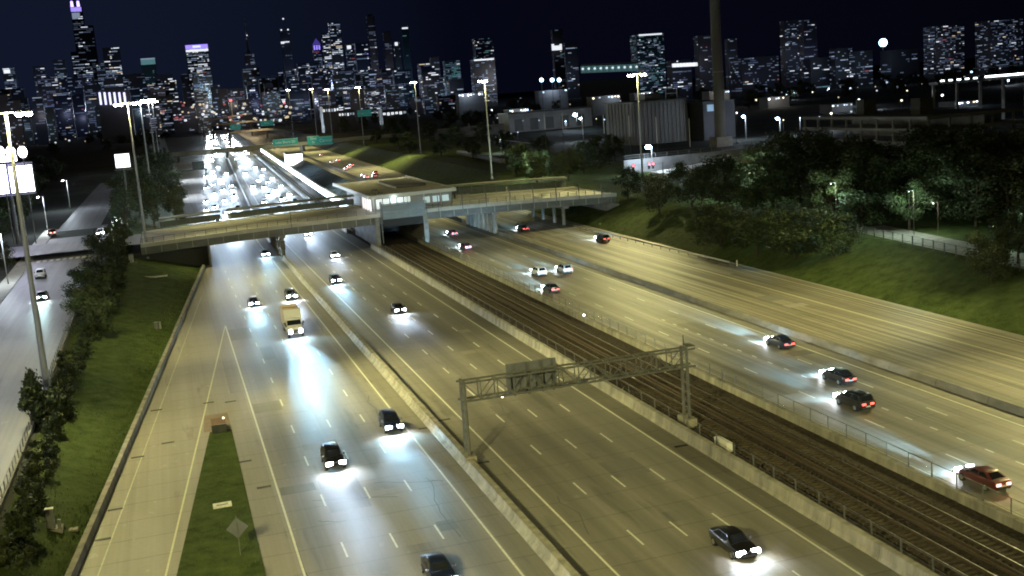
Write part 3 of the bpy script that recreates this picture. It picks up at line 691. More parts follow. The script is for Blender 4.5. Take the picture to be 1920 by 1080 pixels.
NBC = [('sedan','dark red',848,436,'dark car with lit red tail lamps nearest the overpass in the northbound lanes',M_TAIL,30000),
 ('sedan','dark red',873,461,'dark red car with two bright tail lamps beside the tracks',M_TAILB,50000),
 ('sedan','black',980,427,'black car in the shade beside the overpass pier columns',M_TAIL,30000),
 ('suv','white',1010,509,'white suv on the left of a pale pair of northbound cars',M_TAIL,80000),
 ('suv','silver',1058,504,'silver suv on the right of a pale pair of northbound cars',M_TAIL,60000),
 ('sedan','black',1033,539,'black car with lit rear close below the pale pair of suvs',M_TAIL,110000),
 ('suv','black',1130,447,'boxy black suv alone in the right northbound roadway',M_TAIL,30000),
 ('sedan','dark blue',1462,639,'dark car behind a long pale blue pool of headlight glow',M_TAIL,160000),
 ('sedan','black',1572,703,'black sedan in the middle northbound lanes right of a dark suv',M_TAIL,30000),
 ('suv','black',1602,750,'black suv straddling the dotted lane line',M_TAIL,80000),
 ('sedan','dark red',1843,892,'dark red car with glowing red tail lamps at the right edge of the picture',M_TAILB,90000)]
for i, (k, c, u, v, lab, tl, wt) in enumerate(NBC):
    p = G(u, v, .7); car(k, c, p.x, p.y, 0, lab, GN, wt*5.5, (.40, .72, 1), tail=tl)
# box truck
p = G(555, 616, 1.2); tk = thing('box_truck', 'white cab truck with beige topped cargo box and dazzling headlights', 'truck', (p.x-.2, p.y+2.5, 0), PI)
MB().box(-1.27, 1.27, -5.2, 1.15, 1.05, 3.75).obj('cargo_box', mat('beige cargo skin', (.50, .40, .29), .6, var=.12, scale=.8), tk)
MB().box(-1.2, 1.2, -5.0, 1.0, 3.753, 3.79).obj('cargo_roof', mat('tan tarp', (.56, .42, .29), .8, var=.25, scale=.7), tk)
MB().bar((-1.2, -1.6, 3.82), (1.2, -1.9, 3.82), .12, .06).obj('roof_bow', M_STEELD, tk)
MB().box(-1.27, 1.27, 1.153, 1.32, 1.0, 4.0).obj('bulkhead', mat('white truck paint', (.6, .6, .62), .4), tk)
cb = MB(); cb.loft([[(-1.15, 1.45, .6), (1.15, 1.45, .6), (1.15, 1.45, 2.75), (-1.15, 1.45, 2.75)], [(-1.15, 2.5, .6), (1.15, 2.5, .6), (1.12, 2.4, 2.75), (-1.12, 2.4, 2.75)]])
cb.loft([[(-1.1, 2.5, .6), (1.1, 2.5, .6), (1.1, 2.5, 1.75), (-1.1, 2.5, 1.75)], [(-1.0, 3.75, .62), (1.0, 3.75, .62), (.95, 3.7, 1.5), (-.95, 3.7, 1.5)]])
cab = cb.obj('cab', mat('white truck paint', (.6, .6, .62)), tk)
MB().quad((-1.05, 2.515, 1.8), (1.05, 2.515, 1.8), (1.03, 2.44, 2.55), (-1.03, 2.44, 2.55)).obj('windshield', M_GLASS, cab)
for s in (-1, 1):
    MB().quad((s*1.163, 1.65, 1.75), (s*1.163, 2.4, 1.75), (s*1.15, 2.3, 2.5), (s*1.15, 1.65, 2.5)).obj('side_window', M_GLASS, cab)
    MB().box(s*.75-.25, s*.75+.25, 3.72, 3.86, .85, 1.2).obj('headlight', emit('truck headlight', (.8, .93, 1), 130), tk)
    MB().bar((s*1.2, 2.5, 1.6), (s*1.45, 2.55, 2.3), .06, .3).obj('mirror', M_DARKPL, tk)
    for y in (3.0, -3.2, -4.3):
        wv = MB().cyl((s*1.0-.15, y, .5), (s*1.0+.15, y, .5), .5, .5, 14).obj('wheel', M_BLACK, tk); MB().cyl((s*1.0-.17, y, .5), (s*1.0+.17, y, .5), .28, .28, 10).obj('rim', M_RIM, wv)
MB().box(-.5, .5, -5.0, 3.4, .55, .98).obj('chassis', M_STEELD, tk); MB().box(-.5, .5, 3.70, 3.80, .75, 1.3).obj('grille', M_CHROME, tk)
for s in (-.7, .7): glow(tk, 3.9, 1.05, 160000*GLOW, (.40, .74, 1), s); beam(tk, 3.9, 1.05, 300000, (.40, .74, 1), 3.2, 13, s)
# queue beyond the bridge
def lane_x(x, y): return x + xo(y)
far_lanes = [(8, 'outer left'), (11.6, 'second'), (15.3, 'third'), (19, 'inner local'), (28.7, 'outer express'), (32.4, 'second express'), (36, 'third express'), (39.7, 'inner express')]
fars = [(15.3, 330), (11.6, 372), (15.3, 398), (19, 410), (11.6, 425), (15.3, 450), (8, 455), (19, 470), (11.6, 495), (15.3, 515), (19, 540), (11.6, 560), (28.7, 338), (39.7, 392), (36, 430), (39.7, 450), (32.4, 455), (36, 480), (39.7, 505), (28.7, 520), (32.4, 560), (36, 600), (28.7, 640), (39.7, 660), (15.3, 600), (19, 650), (11.6, 690), (15.3, 740), (28.7, 720), (32.4, 770), (8, 345), (19, 352), (36, 352), (28.7, 365), (32.4, 390), (39.7, 345), (8, 415), (28.7, 425), (39.7, 415), (8, 540), (19, 505), (15.3, 565), (36, 540), (39.7, 565), (32.4, 505), (8, 640), (11.6, 640), (36, 690)]
words = ['first', 'second', 'third', 'fourth', 'fifth', 'sixth', 'seventh', 'eighth', 'ninth', 'tenth']
cnt = {}
for x, y in sorted(fars, key=lambda q: q[1]):
    cnt[x] = cnt.get(x, 0)+1
    nm = dict(far_lanes)[x]
    car(random.choice(['sedan', 'suv', 'hatch']), random.choice(['white', 'silver', 'grey', 'black', 'dark blue']), lane_x(x+U(-.3, .3), y), y, PI-xo_dir(y),
        '%s car beyond the overpass with glaring headlights in the %s southbound lane' % (words[cnt[x]-1], nm), 'glaring southbound cars beyond the overpass', 110000, (.60, .78, 1), near=False)
for k in range(150):
    x, nm = random.choice(far_lanes); y = U(780, 1950) if k < 95 else U(930, 1400)
    car(random.choice(['sedan', 'suv']), random.choice(['white', 'silver', 'grey', 'black']), lane_x(x, y), y, PI-xo_dir(y), 'distant car merged into the white headlight glare, in the %s southbound lane' % nm, 'southbound cars in the far headlight glare', 0 if k % 2 else 500000, near=False)
nbf = [(61.5, 410, 'white'), (63.5, 450, 'silver'), (80.5, 455, 'black'), (79, 510, 'white'), (83, 512, 'black'), (79.5, 524, 'silver'), (86, 530, 'black'), (79, 590, 'white'), (82.5, 605, 'dark red'), (86, 622, 'dark red'), (80, 670, 'white'), (86, 690, 'dark red'), (63, 700, 'white'), (68, 820, 'dark red'), (66, 1050, 'dark red'), (71, 1130, 'white'), (84, 780, 'silver')]
for i, (x, y, c) in enumerate(nbf):
    car('sedan' if i % 2 else 'suv', c, lane_x(x, y), y, -xo_dir(y), '%s car, %s northbound one counting away beyond the overpass' % (c, nth(1+sorted(range(len(nbf)), key=lambda q_: nbf[q_][1]).index(i))), 'northbound cars beyond the overpass', 15000, near=False, tail=M_TAILB if c == 'dark red' else M_TAIL)
# side street on the left
sp = G(76, 514, zst(240)+.7); car('suv', 'white', sp.x, sp.y, PI, 'white suv parked at the kerb of the left side street', None, 0, lights=False, z=zst(sp.y)+.02)
sp = G(76, 556, zst(205)+.7); car('sedan', 'teal', sp.x+.3, sp.y, PI, 'car with teal headlights driving down the left side street behind the light pole', None, 50000, (.6, .95, .95), z=zst(sp.y)+.02)
sp = G(189, 437, 6.9); car('suv', 'white', sp.x, sp.y, PI, 'car with square white headlights waiting at the left street crossing', None, 70000, (.85, .95, 1), z=6.32)
sp = G(97, 437, 6.9); car('suv', 'dark red', sp.x, sp.y, .2, 'car with red tail lamps crossing at the far left intersection', None, 8000, tail=M_TAILB, z=6.32)
sp = G(0, 655, 4.8)

# ------------------------------------------------------------------ left side street
ss = MB(); ys = [-40, 60, 100, 140, 180, 220, 262, 300, 330]
for a, b in zip(ys[:-1], ys[1:]): ss.quad((-30.5, a, zst(a)+.02), (-17.2, a, zst(a)+.02), (-17.2, b, zst(b)+.02), (-30.5, b, zst(b)+.02))
ss.quad((-140, 268, 6.30), (XL-.2, 268, 6.36), (XL-.2, 292, 6.36), (-140, 292, 6.30))
ss.quad((-30, 330, 6.33), (-19, 330, 6.33), (-19, 560, 6.33), (-30, 560, 6.33))
ss.obj('side_street', M_STREET, kind='structure')
cwk = MB()
for k in range(9):
    x = -29.5+k*1.35; cwk.quad((x, 263.0, zst(263)+.05), (x+.8, 263.0, zst(263)+.05), (x+.8, 266, zst(266)+.05), (x, 266, zst(266)+.05))
cwk.obj('crosswalk_stripe', M_PAINT, None, kind='structure')
wk = MB()
for a, b in zip(ys[:-1], ys[1:]): wk.add([(-33.5, a, zst(a)), (-30.5, a, zst(a)), (-30.5, b, zst(b)), (-33.5, b, zst(b)), (-33.5, a, zst(a)+.14), (-30.5, a, zst(a)+.14), (-30.5, b, zst(b)+.14), (-33.5, b, zst(b)+.14)], [(4, 5, 6, 7), (1, 2, 6, 5)])
wk.obj('side_street_pavement', M_BRWALK, kind='structure')
t = thing('retaining_wall', 'pale concrete parapet with dark railing between the left street and the grass bank', 'wall', (-16.9, 70, 0))
for k in range(24):
    y = k*8; z = zst(70+y); z2 = zst(78+y)
    MB().loft([[(-.14, y+.02, z-.5), (.14, y+.02, z-.5), (.14, y+.02, z+.55), (-.14, y+.02, z+.55)], [(-.14, y+7.98, z2-.5), (.14, y+7.98, z2-.5), (.14, y+7.98, z2+.55), (-.14, y+7.98, z2+.55)]]).obj('wall_segment', M_CONC, t)
    for q in range(4): MB().box(-.04, .04, -.04, .04, .5, 1.5).obj('railing_post', M_STEELD, t, loc=(0, y+q*2, zst(70+y+q*2)))
    MB().bar((0, y, z+1.48), (0, y+8, z2+1.48), .06, .06).obj('railing_rail', M_STEELD, t)

# ------------------------------------------------------------------ light poles
def floods(t, h, aims, col):
    for dx, dy, wt, ang in aims:
        l = bpy.data.lights.new('lamp_light', 'SPOT'); l.energy = wt*FLOOD; l.color = col; l.spot_size = math.radians(ang); l.spot_blend = 1.0; l.shadow_soft_size = .6
        a_ = Vector((dx, dy, 0)).normalized()*1.1
        o = link('lamp_light', l, t, None, (a_.x, a_.y, h-.8)); o.rotation_euler = Vector((dx, dy, -h)).to_track_quat('-Z', 'Y').to_euler()
def high_mast(name, label, base, ztop, heads=2, span=1.8, watts=POLE_W, col=WARM, lens=M_LUM, group='tall highway light poles', ax=(1, 0), r0=.33, single=False, aims=None):
    t = thing(name, label, 'light pole', tuple(base), 0, group); h = ztop-base[2]
    MB().cyl((0, 0, 0), (0, 0, .5), r0*1.7, r0*1.7, 12).obj('base_flange', M_CONC, t)
    MB().cyl((0, 0, .5), (0, 0, h), r0, r0*.42, 12).obj('pole', M_POLE, t, smooth=50)
    MB().box(-.22, .22, -.05, -.0, 1.0, 1.9).obj('hatch', M_STEELD, t, loc=(0, -r0*.96, 0))
    a = Vector((ax[0], ax[1], 0)).normalized()
    ends = (-1, 1) if not single else (-1, .35)
    MB().bar(a*span*ends[0]+Vector((0, 0, h-.1)), a*span*ends[1]+Vector((0, 0, h-.1)), .12, .14).obj('cross_arm', M_POLE, t)
    for s in ends:
        for k in range(heads):
            off = a*span*s*(1-k*.42)+Vector((-a.y, a.x, 0))*(.0)
            hd = MB().loft([[(-.32, -.5, .0), (.32, -.5, .0), (.32, .5, .0), (-.32, .5, .0)], [(-.2, -.36, .26), (.2, -.36, .26), (.2, .36, .26), (-.2, .36, .26)]]).obj('lamp_head', M_STEELG, t, loc=off+Vector((0, 0, h-.22)))
            MB().sphere((0, 0, -.12), .40, 10, 6, .8).obj('lens', lens, hd, smooth=80)
    if watts: lamp(t, (-.3, -1.1, h-1.1), max(watts*3.0, 9000), col, .3)
    if aims: floods(t, h, aims, col)
    return t
b1 = Vector((-16.6, 141, zst(141))); high_mast('light_pole', 'thick tall light pole with white glowing crossbar at the left edge', b1, 36.1, 2, 2.4, 5000, WARM, M_LUM, r0=.42, aims=[(47, -10, 420000, 52), (28, 0, 80000, 70), (16, -34, 60000, 80), (34, 50, 160000, 66), (3, -22, 60000, 70), (4, 30, 60000, 66)])
b2 = G(278, 485, 3.0); high_mast('light_pole', 'tall light pole standing on the grass beside the left end of the overpass', b2, 38.0, 2, 2.6, 3500, ax=(1, .2), aims=[(38, -48, 360000, 54), (24, -10, 70000, 70), (36, 60, 130000, 76)])
for u, v, Y, lab in ((262, 190, 385, 'light pole just behind the one at the overpass end, on the left row'), (277, 186, 510, 'third light pole of the left row counted from the overpass'), (285, 190, 640, 'fourth light pole of the left row counted from the overpass')):
    q = atY(u, v, Y); high_mast('light_pole', lab, (q.x, Y, 5), q.z, 2, 2.6, 2500, COOL, M_LUM, aims=[(28, -15, 520000, 80)])
q = atY(1194, 138, 274); high_mast('light_pole', 'light pole with broad glowing head right of the overpass', (q.x, 274, 5), q.z, 2, 2.2, 2600, r0=.32, aims=[(-34, -45, 190000, 56), (-30, 0, 110000, 62), (-38, 70, 150000, 80)])
for u, v, Y, lab in ((908, 150, 371, 'light pole standing on the far grass right of the station'), (777, 153, 588, 'light pole on the dark tree belt left of the far grass'), (672, 163, 760, 'light pole beside a green sign beyond the station'), (614, 167, 880, 'rightmost of three small light poles above the green highway signs'), (585, 166, 980, 'middle of three small light poles above the green highway signs'), (541, 168, 1100, 'leftmost of three small light poles above the green highway signs')):
    q = atY(u, v, Y); high_mast('light_pole', lab, (q.x, Y, 5), q.z, 2, 1.8, 5000, single=True, aims=[(-32, -15, 480000, 84)])
high_mast('light_pole', 'light pole standing just outside the right edge of the view', (112, 112, 4), 36, 2, 2.4, 0, aims=[(-30, 20, 190000, 60), (-34, -25, 170000, 56), (-28, 62, 240000, 58), (-23, 0, 60000, 76), (-30, 40, 90000, 60)])
high_mast('light_pole', 'light pole by the left street just in front of the camera', (-24, 22, 2.5), 36, 2, 2.4, 6000, aims=[(44, 50, 430000, 60), (24, 62, 150000, 66)])
high_mast('light_pole', 'light pole on the right bank outside the lower right corner of the view', (115, 5, 5), 36, 2, 2.4, 0, aims=[(-36, 60, 330000, 60)])

# street lamps on the right and left
def street_lamp(label, x, y, z0, z1, watts, col=COOL, lens=M_BLUELED, big=.3, group='blue white street lamps', globe=False):
    t = thing('street_lamp', label, 'street lamp', (x, y, z0), 0, group); h = z1-z0
    hid = group == 'lamps among the trees'
    MB().cyl((0, 0, 0), (0, 0, h), .05 if hid else .11, .04 if hid else .07, 8).obj('pole', M_BARK if hid else M_POLE, t)
    MB().bar((0, 0, h-.1), (-1.1, -.3, h+.1), .07, .07).obj('arm', M_POLE, t)
    MB().loft([[(-1.5, -.55, h), (-.8, -.55, h), (-.8, -.1, h), (-1.5, -.1, h)], [(-1.4, -.45, h+.2), (-.9, -.45, h+.2), (-.9, -.2, h+.2), (-1.4, -.2, h+.2)]]).obj('lamp_head', M_STEELG, t)
    MB().sphere((-1.15, -.33, h-.12), big, 10, 6, .7).obj('lens', lens, t)
    lamp(t, (-1.15, -.6, h-.7), watts, col, .3)
    return t
for u, v, Y, wt, big, lab in ((1215, 275, 330, 13000, 1.0, 'brightest blue white street lamp above the red traffic signals'), (1078, 215, 690, 60000, 1.3, 'blue white street lamp in front of the pale wall left of the corrugated building'), (1393, 218, 450, 7000, .7, 'blue white street lamp just right of the smokestack'), (1457, 222, 400, 7000, .7, 'blue white street lamp farther right of the smokestack'), (1088, 222, 560, 16000, .6, 'small blue white lamp beside the corrugated building'), (1733, 275, 300, 900, .3, 'small lamp in front of the parking structure')):
    q = atY(u, v, Y); street_lamp(lab, q.x+1.15, Y, 5, max(q.z, 8), wt, big=big)
for (x, y, wt) in ((-32, 120, 3300), (-32, 175, 3600), (-33, 235, 3600), (-13.5, 300, 3000), (-33, 320, 4200), (-33, 400, 4200)):
    street_lamp({120: 'street lamp at the lower left edge beside the side street', 175: 'street lamp beside the tall left light pole', 235: 'street lamp opposite the parked white suv', 300: 'street lamp at the left corner of the overpass', 320: 'street lamp beyond the left crossing', 400: 'farthest street lamp along the left side street'}[y], x+1.2, y, zst(y), zst(y)+(10 if y != 300 else 4), wt*1.7, (.80, .90, 1), M_LUMC, .22, 'street lamps along the left side street')
q = atY(1655, 80, 1500); fm = thing('floodlight_mast', 'single dazzling blue floodlight above the right skyline', 'floodlight', (q.x, 1500, 5))
MB().cyl((0, 0, 0), (0, 0, q.z-5), .8, .5, 8).obj('mast', M_STEELD, fm); MB().sphere((0, -1, q.z-5), 6.2, 12, 8).obj('lamp_head', emit('dazzling blue flood', (.40, .72, 1), 7), fm)
for u, lab in ((1015, 'left'), (1035, 'middle'), (1048, 'right')):
    q = atY(u, 150, 900); fm = thing('floodlight_mast', '%s of three blue white floodlights in a row above the dark trees' % lab, 'floodlight', (q.x, 900, 5), 0, 'three floodlights in a row')
    MB().cyl((0, 0, 0), (0, 0, q.z-5), .4, .25, 8).obj('mast', M_STEELD, fm); MB().sphere((0, -.4, q.z-5), 1.7, 10, 6).obj('lamp_head', emit('blue flood', (.5, .78, 1), 8), fm)

# ------------------------------------------------------------------ small things on the grass and verges
def on_ground(u, v):
    p = G(u, v, 1.0)
    for _ in range(6): p = G(u, v, ground_z(p.x, p.y))
    return p
p = on_ground(97, 992); t = thing('utility_cabinet', 'grey utility cabinet on a concrete pad in the lower left grass', 'cabinet', (p.x, p.y, p.z))
MB().box(-.8, .9, -.6, .6, -.3, .12).obj('pad', M_CONC, t); MB().box(-.32, .32, -.25, .25, .12, 1.75).obj('cabinet', M_STEELG, t)
MB().box(-.36, .36, -.29, .29, 1.753, 1.83).obj('lid', mat('pale lid', (.5, .5, .48), .6), t); MB().box(-.26, .26, -.275, -.253, .3, 1.6).obj('door', M_STEELG, t); MB().box(.55, .8, -.4, -.1, .12, .8).obj('meter_box', M_STEELG, t)
p = on_ground(133, 994); t = thing('manhole_cover', 'small pale concrete slab beside the lower left utility cabinet', 'cover', (p.x, p.y, p.z+.02)); MB().box(-.6, .6, -.3, .3, -.1, .08).obj('slab', M_CONC, t); MB().cyl((0, 0, .083), (0, 0, .1), .2, .2, 10).obj('lid', M_STEELD, t)
p = G(417, 948, .12); t = thing('drain_box', 'white framed drain box in the grass wedge', 'drain', (p.x, p.y, .10))
fr = MB(); fr.box(-.8, .8, -.5, -.25, 0, .16).box(-.8, .8, .25, .5, 0, .16).box(-.8, -.5, -.247, .247, 0, .16).box(.5, .8, -.247, .247, 0, .16); fr.obj('frame', mat('white concrete frame', (.62, .62, .58), .7, var=.15, scale=3), t)
MB().box(-.49, .49, -.24, .24, 0, .06).obj('grate', M_STEELD, t)
p = G(451, 1040, .1); t = thing('diamond_sign', 'grey back of a diamond road sign standing in the grass wedge', 'sign', (p.x, p.y, .1))
MB().bar((0, 0, 0), (0, 0, 3.2), .07, .07).obj('post', M_STEELD, t)
MB().add([(0, .05, 1.35), (.85, .05, 2.2), (0, .05, 3.05), (-.85, .05, 2.2), (0, .07, 1.35), (.85, .07, 2.2), (0, .07, 3.05), (-.85, .07, 2.2)], [(0, 1, 2, 3), (7, 6, 5, 4), (0, 4, 5, 1), (1, 5, 6, 2), (2, 6, 7, 3), (3, 7, 4, 0)]).obj('sign_plate', M_SIGNBACK, t)
p = G(411, 805, .1); t = thing('crash_cushion', 'brown crash cushion at the nose of the grass wedge', 'crash cushion', (p.x, p.y, 0))
M_RUSTB = mat('rust brown cushion', (.12, .065, .04), .8, var=.3, scale=2)
for k in range(4): MB().box(-.75, .75, -1.2+k*.75, -.5+k*.75, .05, .95).obj('bay', M_RUSTB, t)
MB().box(-.8, .8, -1.4, -1.21, 0, 1.0).obj('back_plate', M_STEELD, t); MB().sphere((.6, 1.1, 1.02), .12).obj('reflector', emit('cushion reflector', (1, .95, .8), 3), t)
pn = MB(); pn.quad((.4, 124, .012), (3.4, 124, .012), (3.3, 131, .012), (.7, 131, .012)); pn.obj('gore_patch', mat('brown worn paving', (.17, .12, .085), .7, var=.2, scale=1, coord='World'), kind='structure')
p = on_ground(297, 617); t = thing('junction_box', 'dark drum shaped box on the left grass bank', 'box', (p.x, p.y, p.z))
MB().cyl((-.25, 0, -.1), (-.25, 0, 1.15), .38, .36, 12).obj('drum', M_STEELD, t); MB().box(.2, .5, -.15, .15, 0, 1.2).obj('post', M_STEELG, t); MB().cyl((-.25, 0, 1.153), (-.25, 0, 1.22), .4, .4, 12).obj('lid', M_STEELD, t)
p = on_ground(280, 522); t = thing('drain_pipe', 'pale pipe ends lying on the left grass below the overpass', 'pipe', (p.x, p.y, p.z))
MB().cyl((-1.6, 1.8, .2), (1.2, -.3, .2), .16, .16, 8).obj('pipe', mat('pale pipe', (.5, .48, .42), .7), t); MB().cyl((1.0, -.5, .2), (3.6, -.4, .25), .18, .18, 8).obj('pipe', mat('pale pipe', (.5, .48, .42)), t)
p = on_ground(247, 492); t = thing('control_cabinet', 'pale control cabinet on the grass beside the hedge near the overpass', 'cabinet', (p.x, p.y, p.z))
MB().box(-.5, .5, -.4, .4, -.2, 1.7).obj('cabinet', mat('pale cabinet', (.42, .42, .38), .6), t); MB().box(-.55, .55, -.45, .45, 1.703, 1.8).obj('lid', M_STEELG, t); MB().box(-1.0, 1.2, -1.1, -.5, -.2, .15).obj('pad', M_CONC, t)
p = on_ground(1277, 424); t = thing('small_sign', 'small white square sign with dark mark at the edge of the right trees', 'sign', (p.x, p.y, p.z))
MB().bar((0, 0, 0), (0, 0, 2.6), .06, .06).obj('post', M_STEELD, t); MB().box(-.55, .55, -.06, -.04, .9, 1.9).obj('sign_plate', mat('white sign sheet', (.6, .6, .58), .5), t); MB().box(-.15, .15, -.075, -.062, 1.25, 1.55).obj('sign_mark', M_DARKPL, t)
MB().add([(-.4, -.06, 2.0), (.4, -.06, 2.0), (0, -.06, 2.7), (-.4, -.04, 2.0), (.4, -.04, 2.0), (0, -.04, 2.7)], [(0, 1, 2), (5, 4, 3), (0, 3, 4, 1), (1, 4, 5, 2), (2, 5, 3, 0)]).obj('top_plate', M_SIGNBACK, t)

# ------------------------------------------------------------------ traffic signals with red lights
def signal(label, x, y, z0, arm, heads, ztop, scale=1.0):
    t = thing('traffic_signal', label, 'traffic light', (x, y, z0))
    MB().cyl((0, 0, 0), (0, 0, ztop), .13*scale, .09*scale, 8).obj('pole', M_STEELG, t); MB().bar((0, 0, ztop-.3), (arm, 0, ztop-.1), .1*scale, .1*scale).obj('mast_arm', M_STEELG, t)
    for hx in heads:
        hd = MB().box(hx-.2*scale, hx+.2*scale, -.15, .15, ztop-1.2*scale, ztop+.1).obj('signal_head', M_DARKPL, t)
        MB().cyl((hx, -.155, ztop-.2*scale), (hx, -.3, ztop-.2*scale), .22*scale, .22*scale, 10).obj('red_lens', emit('red signal', (1, .10, .14), 5), hd)
        for k in (1, 2): MB().cyl((hx, -.155, ztop-.2*scale-k*.34*scale), (hx, -.2, ztop-.2*scale-k*.34*scale), .13*scale, .13*scale, 8).obj('dark_lens', M_GLASS, hd)
    return t
q = atY(1240, 318, 292); signal('traffic signal with two red lights at the right end of the overpass', q.x+.5, 292, 6, -9.5, (-9.0, -4.2, -3.0), 5.2, 1.35).rotation_euler.z = 0
q = atY(432, 186, 1900); signal('big red signal glowing above the far left highway', q.x, 1900, 5, 2, (0,), q.z-5, 9)
q = atY(533, 192, 1700); signal('fainter red signal left of the small light poles', q.x, 1700, 5, 2, (0,), q.z-5, 5)
q = G(1262, 356, 6.5); t = thing('kiosk', 'dark A shaped frame stand by the kerb beyond the right end of the overpass', 'stand', (q.x-4, q.y-14, 6.4))
for s in (-1, 1): MB().bar((s*1.0, 0, 0), (s*.3, 0, 4.2), .16, .16).obj('leg', M_STEELD, t)
MB().box(-.55, .55, -.06, .06, 1.0, 2.2).obj('board', M_DARKPL, t); MB().box(-.3, .3, -.1, .1, 4.203, 4.5).obj('cap', M_STEELD, t)

# people waiting on the bridge
M_SKIN = mat('skin', (.35, .22, .16), .6)
def person(label, x, y, z, rz, top, legs, step=.16):
    t = thing('person', label, 'person', (x, y, z), rz)
    V = [(0,0,.95),(0,0,1.2),(0,0,1.42),(0,.02,1.52),(0,.04,1.66),(-.1,0,.9),(-.1,step,.48),(-.1,step*.7,.06),(-.1,step*.7+.16,.04),(.1,0,.9),(.1,-step*.5,.48),(.1,-step*1.4,.08),(.1,-step*1.4+.15,.04),(-.2,0,1.38),(-.24,-.04,1.1),(-.22,.1,.86),(.2,0,1.38),(.24,.0,1.1),(.22,.14,.9)]
    E_ = [(0,1),(1,2),(2,3),(3,4),(0,5),(5,6),(6,7),(7,8),(0,9),(9,10),(10,11),(11,12),(2,13),(13,14),(14,15),(2,16),(16,17),(17,18)]
    Rd = [.15,.14,.16,.06,.11,.1,.075,.05,.045,.1,.075,.05,.045,.07,.05,.04,.07,.05,.04]
    me = bpy.data.meshes.new('body'); me.from_pydata(V, E_, []); o = link('body', me, t)
    sk = o.modifiers.new('skin', 'SKIN'); sd = o.modifiers.new('smooth', 'SUBSURF'); sd.levels = sd.render_levels = 2
    lay = me.skin_vertices[0].data if me.skin_vertices else None
    if lay is None:
        bm = bmesh.new(); bm.from_mesh(me); bm.verts.layers.skin.verify(); bm.to_mesh(me); bm.free(); lay = me.skin_vertices[0].data
    for i, r in enumerate(Rd): lay[i].radius = (r, r)
    lay[0].use_root = True; me.materials.append(top)
    MB().sphere((0, .03, 1.70), .115, 10, 7, 1.2).obj('hair', M_DARKPL, t, smooth=60)
    MB().loft([[(-.17, -.12, .55), (.17, -.12, .55), (.17, .14, .55), (-.17, .14, .55)], [(-.19, -.13, 1.0), (.19, -.13, 1.0), (.19, .13, 1.0), (-.19, .13, 1.0)]]).obj('coat_skirt', legs, t)
    return t
q = G(848, 368, zd(71)+.2); person('person in dark clothes standing on the overpass right of the station', 70.5, 284, zd(70.5)+.02, .8, mat('dark coat', (.02, .02, .025), .9), mat('dark coat', (.02, .02, .025)))
person('person in pale clothes walking under the shelter on the right half of the overpass', 86.5, 290.2, zd(86.5)+.17, -1.4, mat('pale jacket', (.55, .55, .52), .9), mat('grey trousers', (.2, .2, .2), .9), .26)

# ------------------------------------------------------------------ left lit things
t = thing('illuminated_billboard', 'blinding white double panel billboard behind the tall left light pole', 'billboard', (-36.0, 300, 6.3)); zb0 = 34.15-(34.15-24.3)*300/190
M_BILL = emit('billboard face', (.93, .93, 1), 9); h0 = zb0-6.3
for x0, x1 in ((-6.5, -1.0), (-.7, 4.9)):
    MB().box(x0, x1, -.3, .3, h0, h0+7.4).obj('frame', M_STEELD, t); MB().box(x0+.2, x1-.2, -.37, -.303, h0+.25, h0+(7.2 if x0 < -2 else 6.6)).obj('lit_panel', M_BILL, t)
MB().cyl((-1, .6, 0), (-1, .6, h0+2), .5, .45, 10).obj('support_post', M_STEELD, t); MB().box(-6.5, 5, -1.4, -.3, h0-.35, h0-.2).obj('catwalk', M_STEELG, t)
MB().box(-4.5, 1.6, -.2, .2, h0+7.9, h0+9.2).obj('lit_header', M_BILL, t)
lamp(t, (-1, -3, h0+4), 4500, (.45, .42, 1), 1.5)
for i, u in enumerate((0, 20, 42)):
    q = atY(u, 285, 296); g = thing('globe_lamp', '%s of three white globe lamps above the glaring billboard' % ('leftmost', 'middle', 'rightmost')[i], 'globe lamp', (q.x, 296, 6.3), 0, 'globe lamps above the billboard')
    MB().cyl((0, 0, 0), (0, 0, q.z-7.4), .14, .1, 8).obj('post', M_STEELD, g); MB().sphere((0, 0, q.z-6.3), 1.05, 12, 8, 1.35).obj('globe', emit('globe glass', (.9, .9, 1), 9), g, smooth=80); MB().cyl((0, 0, q.z-5.0), (0, 0, q.z-4.3), .3, .03, 8).obj('finial', M_STEELD, g)
q0 = atY(220, 316, 330); q1 = atY(245, 286, 330); t = thing('lit_panel_sign', 'white glowing panel board beside the pole at the overpass end', 'billboard', (q0.x-.4, 330, 6.3)); wq = q1.x-q0.x
MB().box(0, wq, -.25, .25, q0.z-6.3, q1.z-6.3).obj('frame', M_STEELD, t); MB().box(.15, wq-.15, -.32, -.253, q0.z-6.1, q1.z-6.5).obj('lit_panel', emit('lit board', (.85, .9, 1), 3.2), t)
sl = MB()
for k in range(4): sl.box(.3, wq*.6, -.35, -.323, q0.z-5.6+k*.85, q0.z-5.45+k*.85)
sl.obj('dark_text_bar', M_STEELD, t); MB().cyl((wq/2, .5, 0), (wq/2, .5, q0.z-6), .25, .25, 8).obj('support_post', M_STEELD, t); MB().box(-.4, wq+.3, -1, -.26, q0.z-6.75, q0.z-6.6).obj('catwalk', M_STEELG, t)

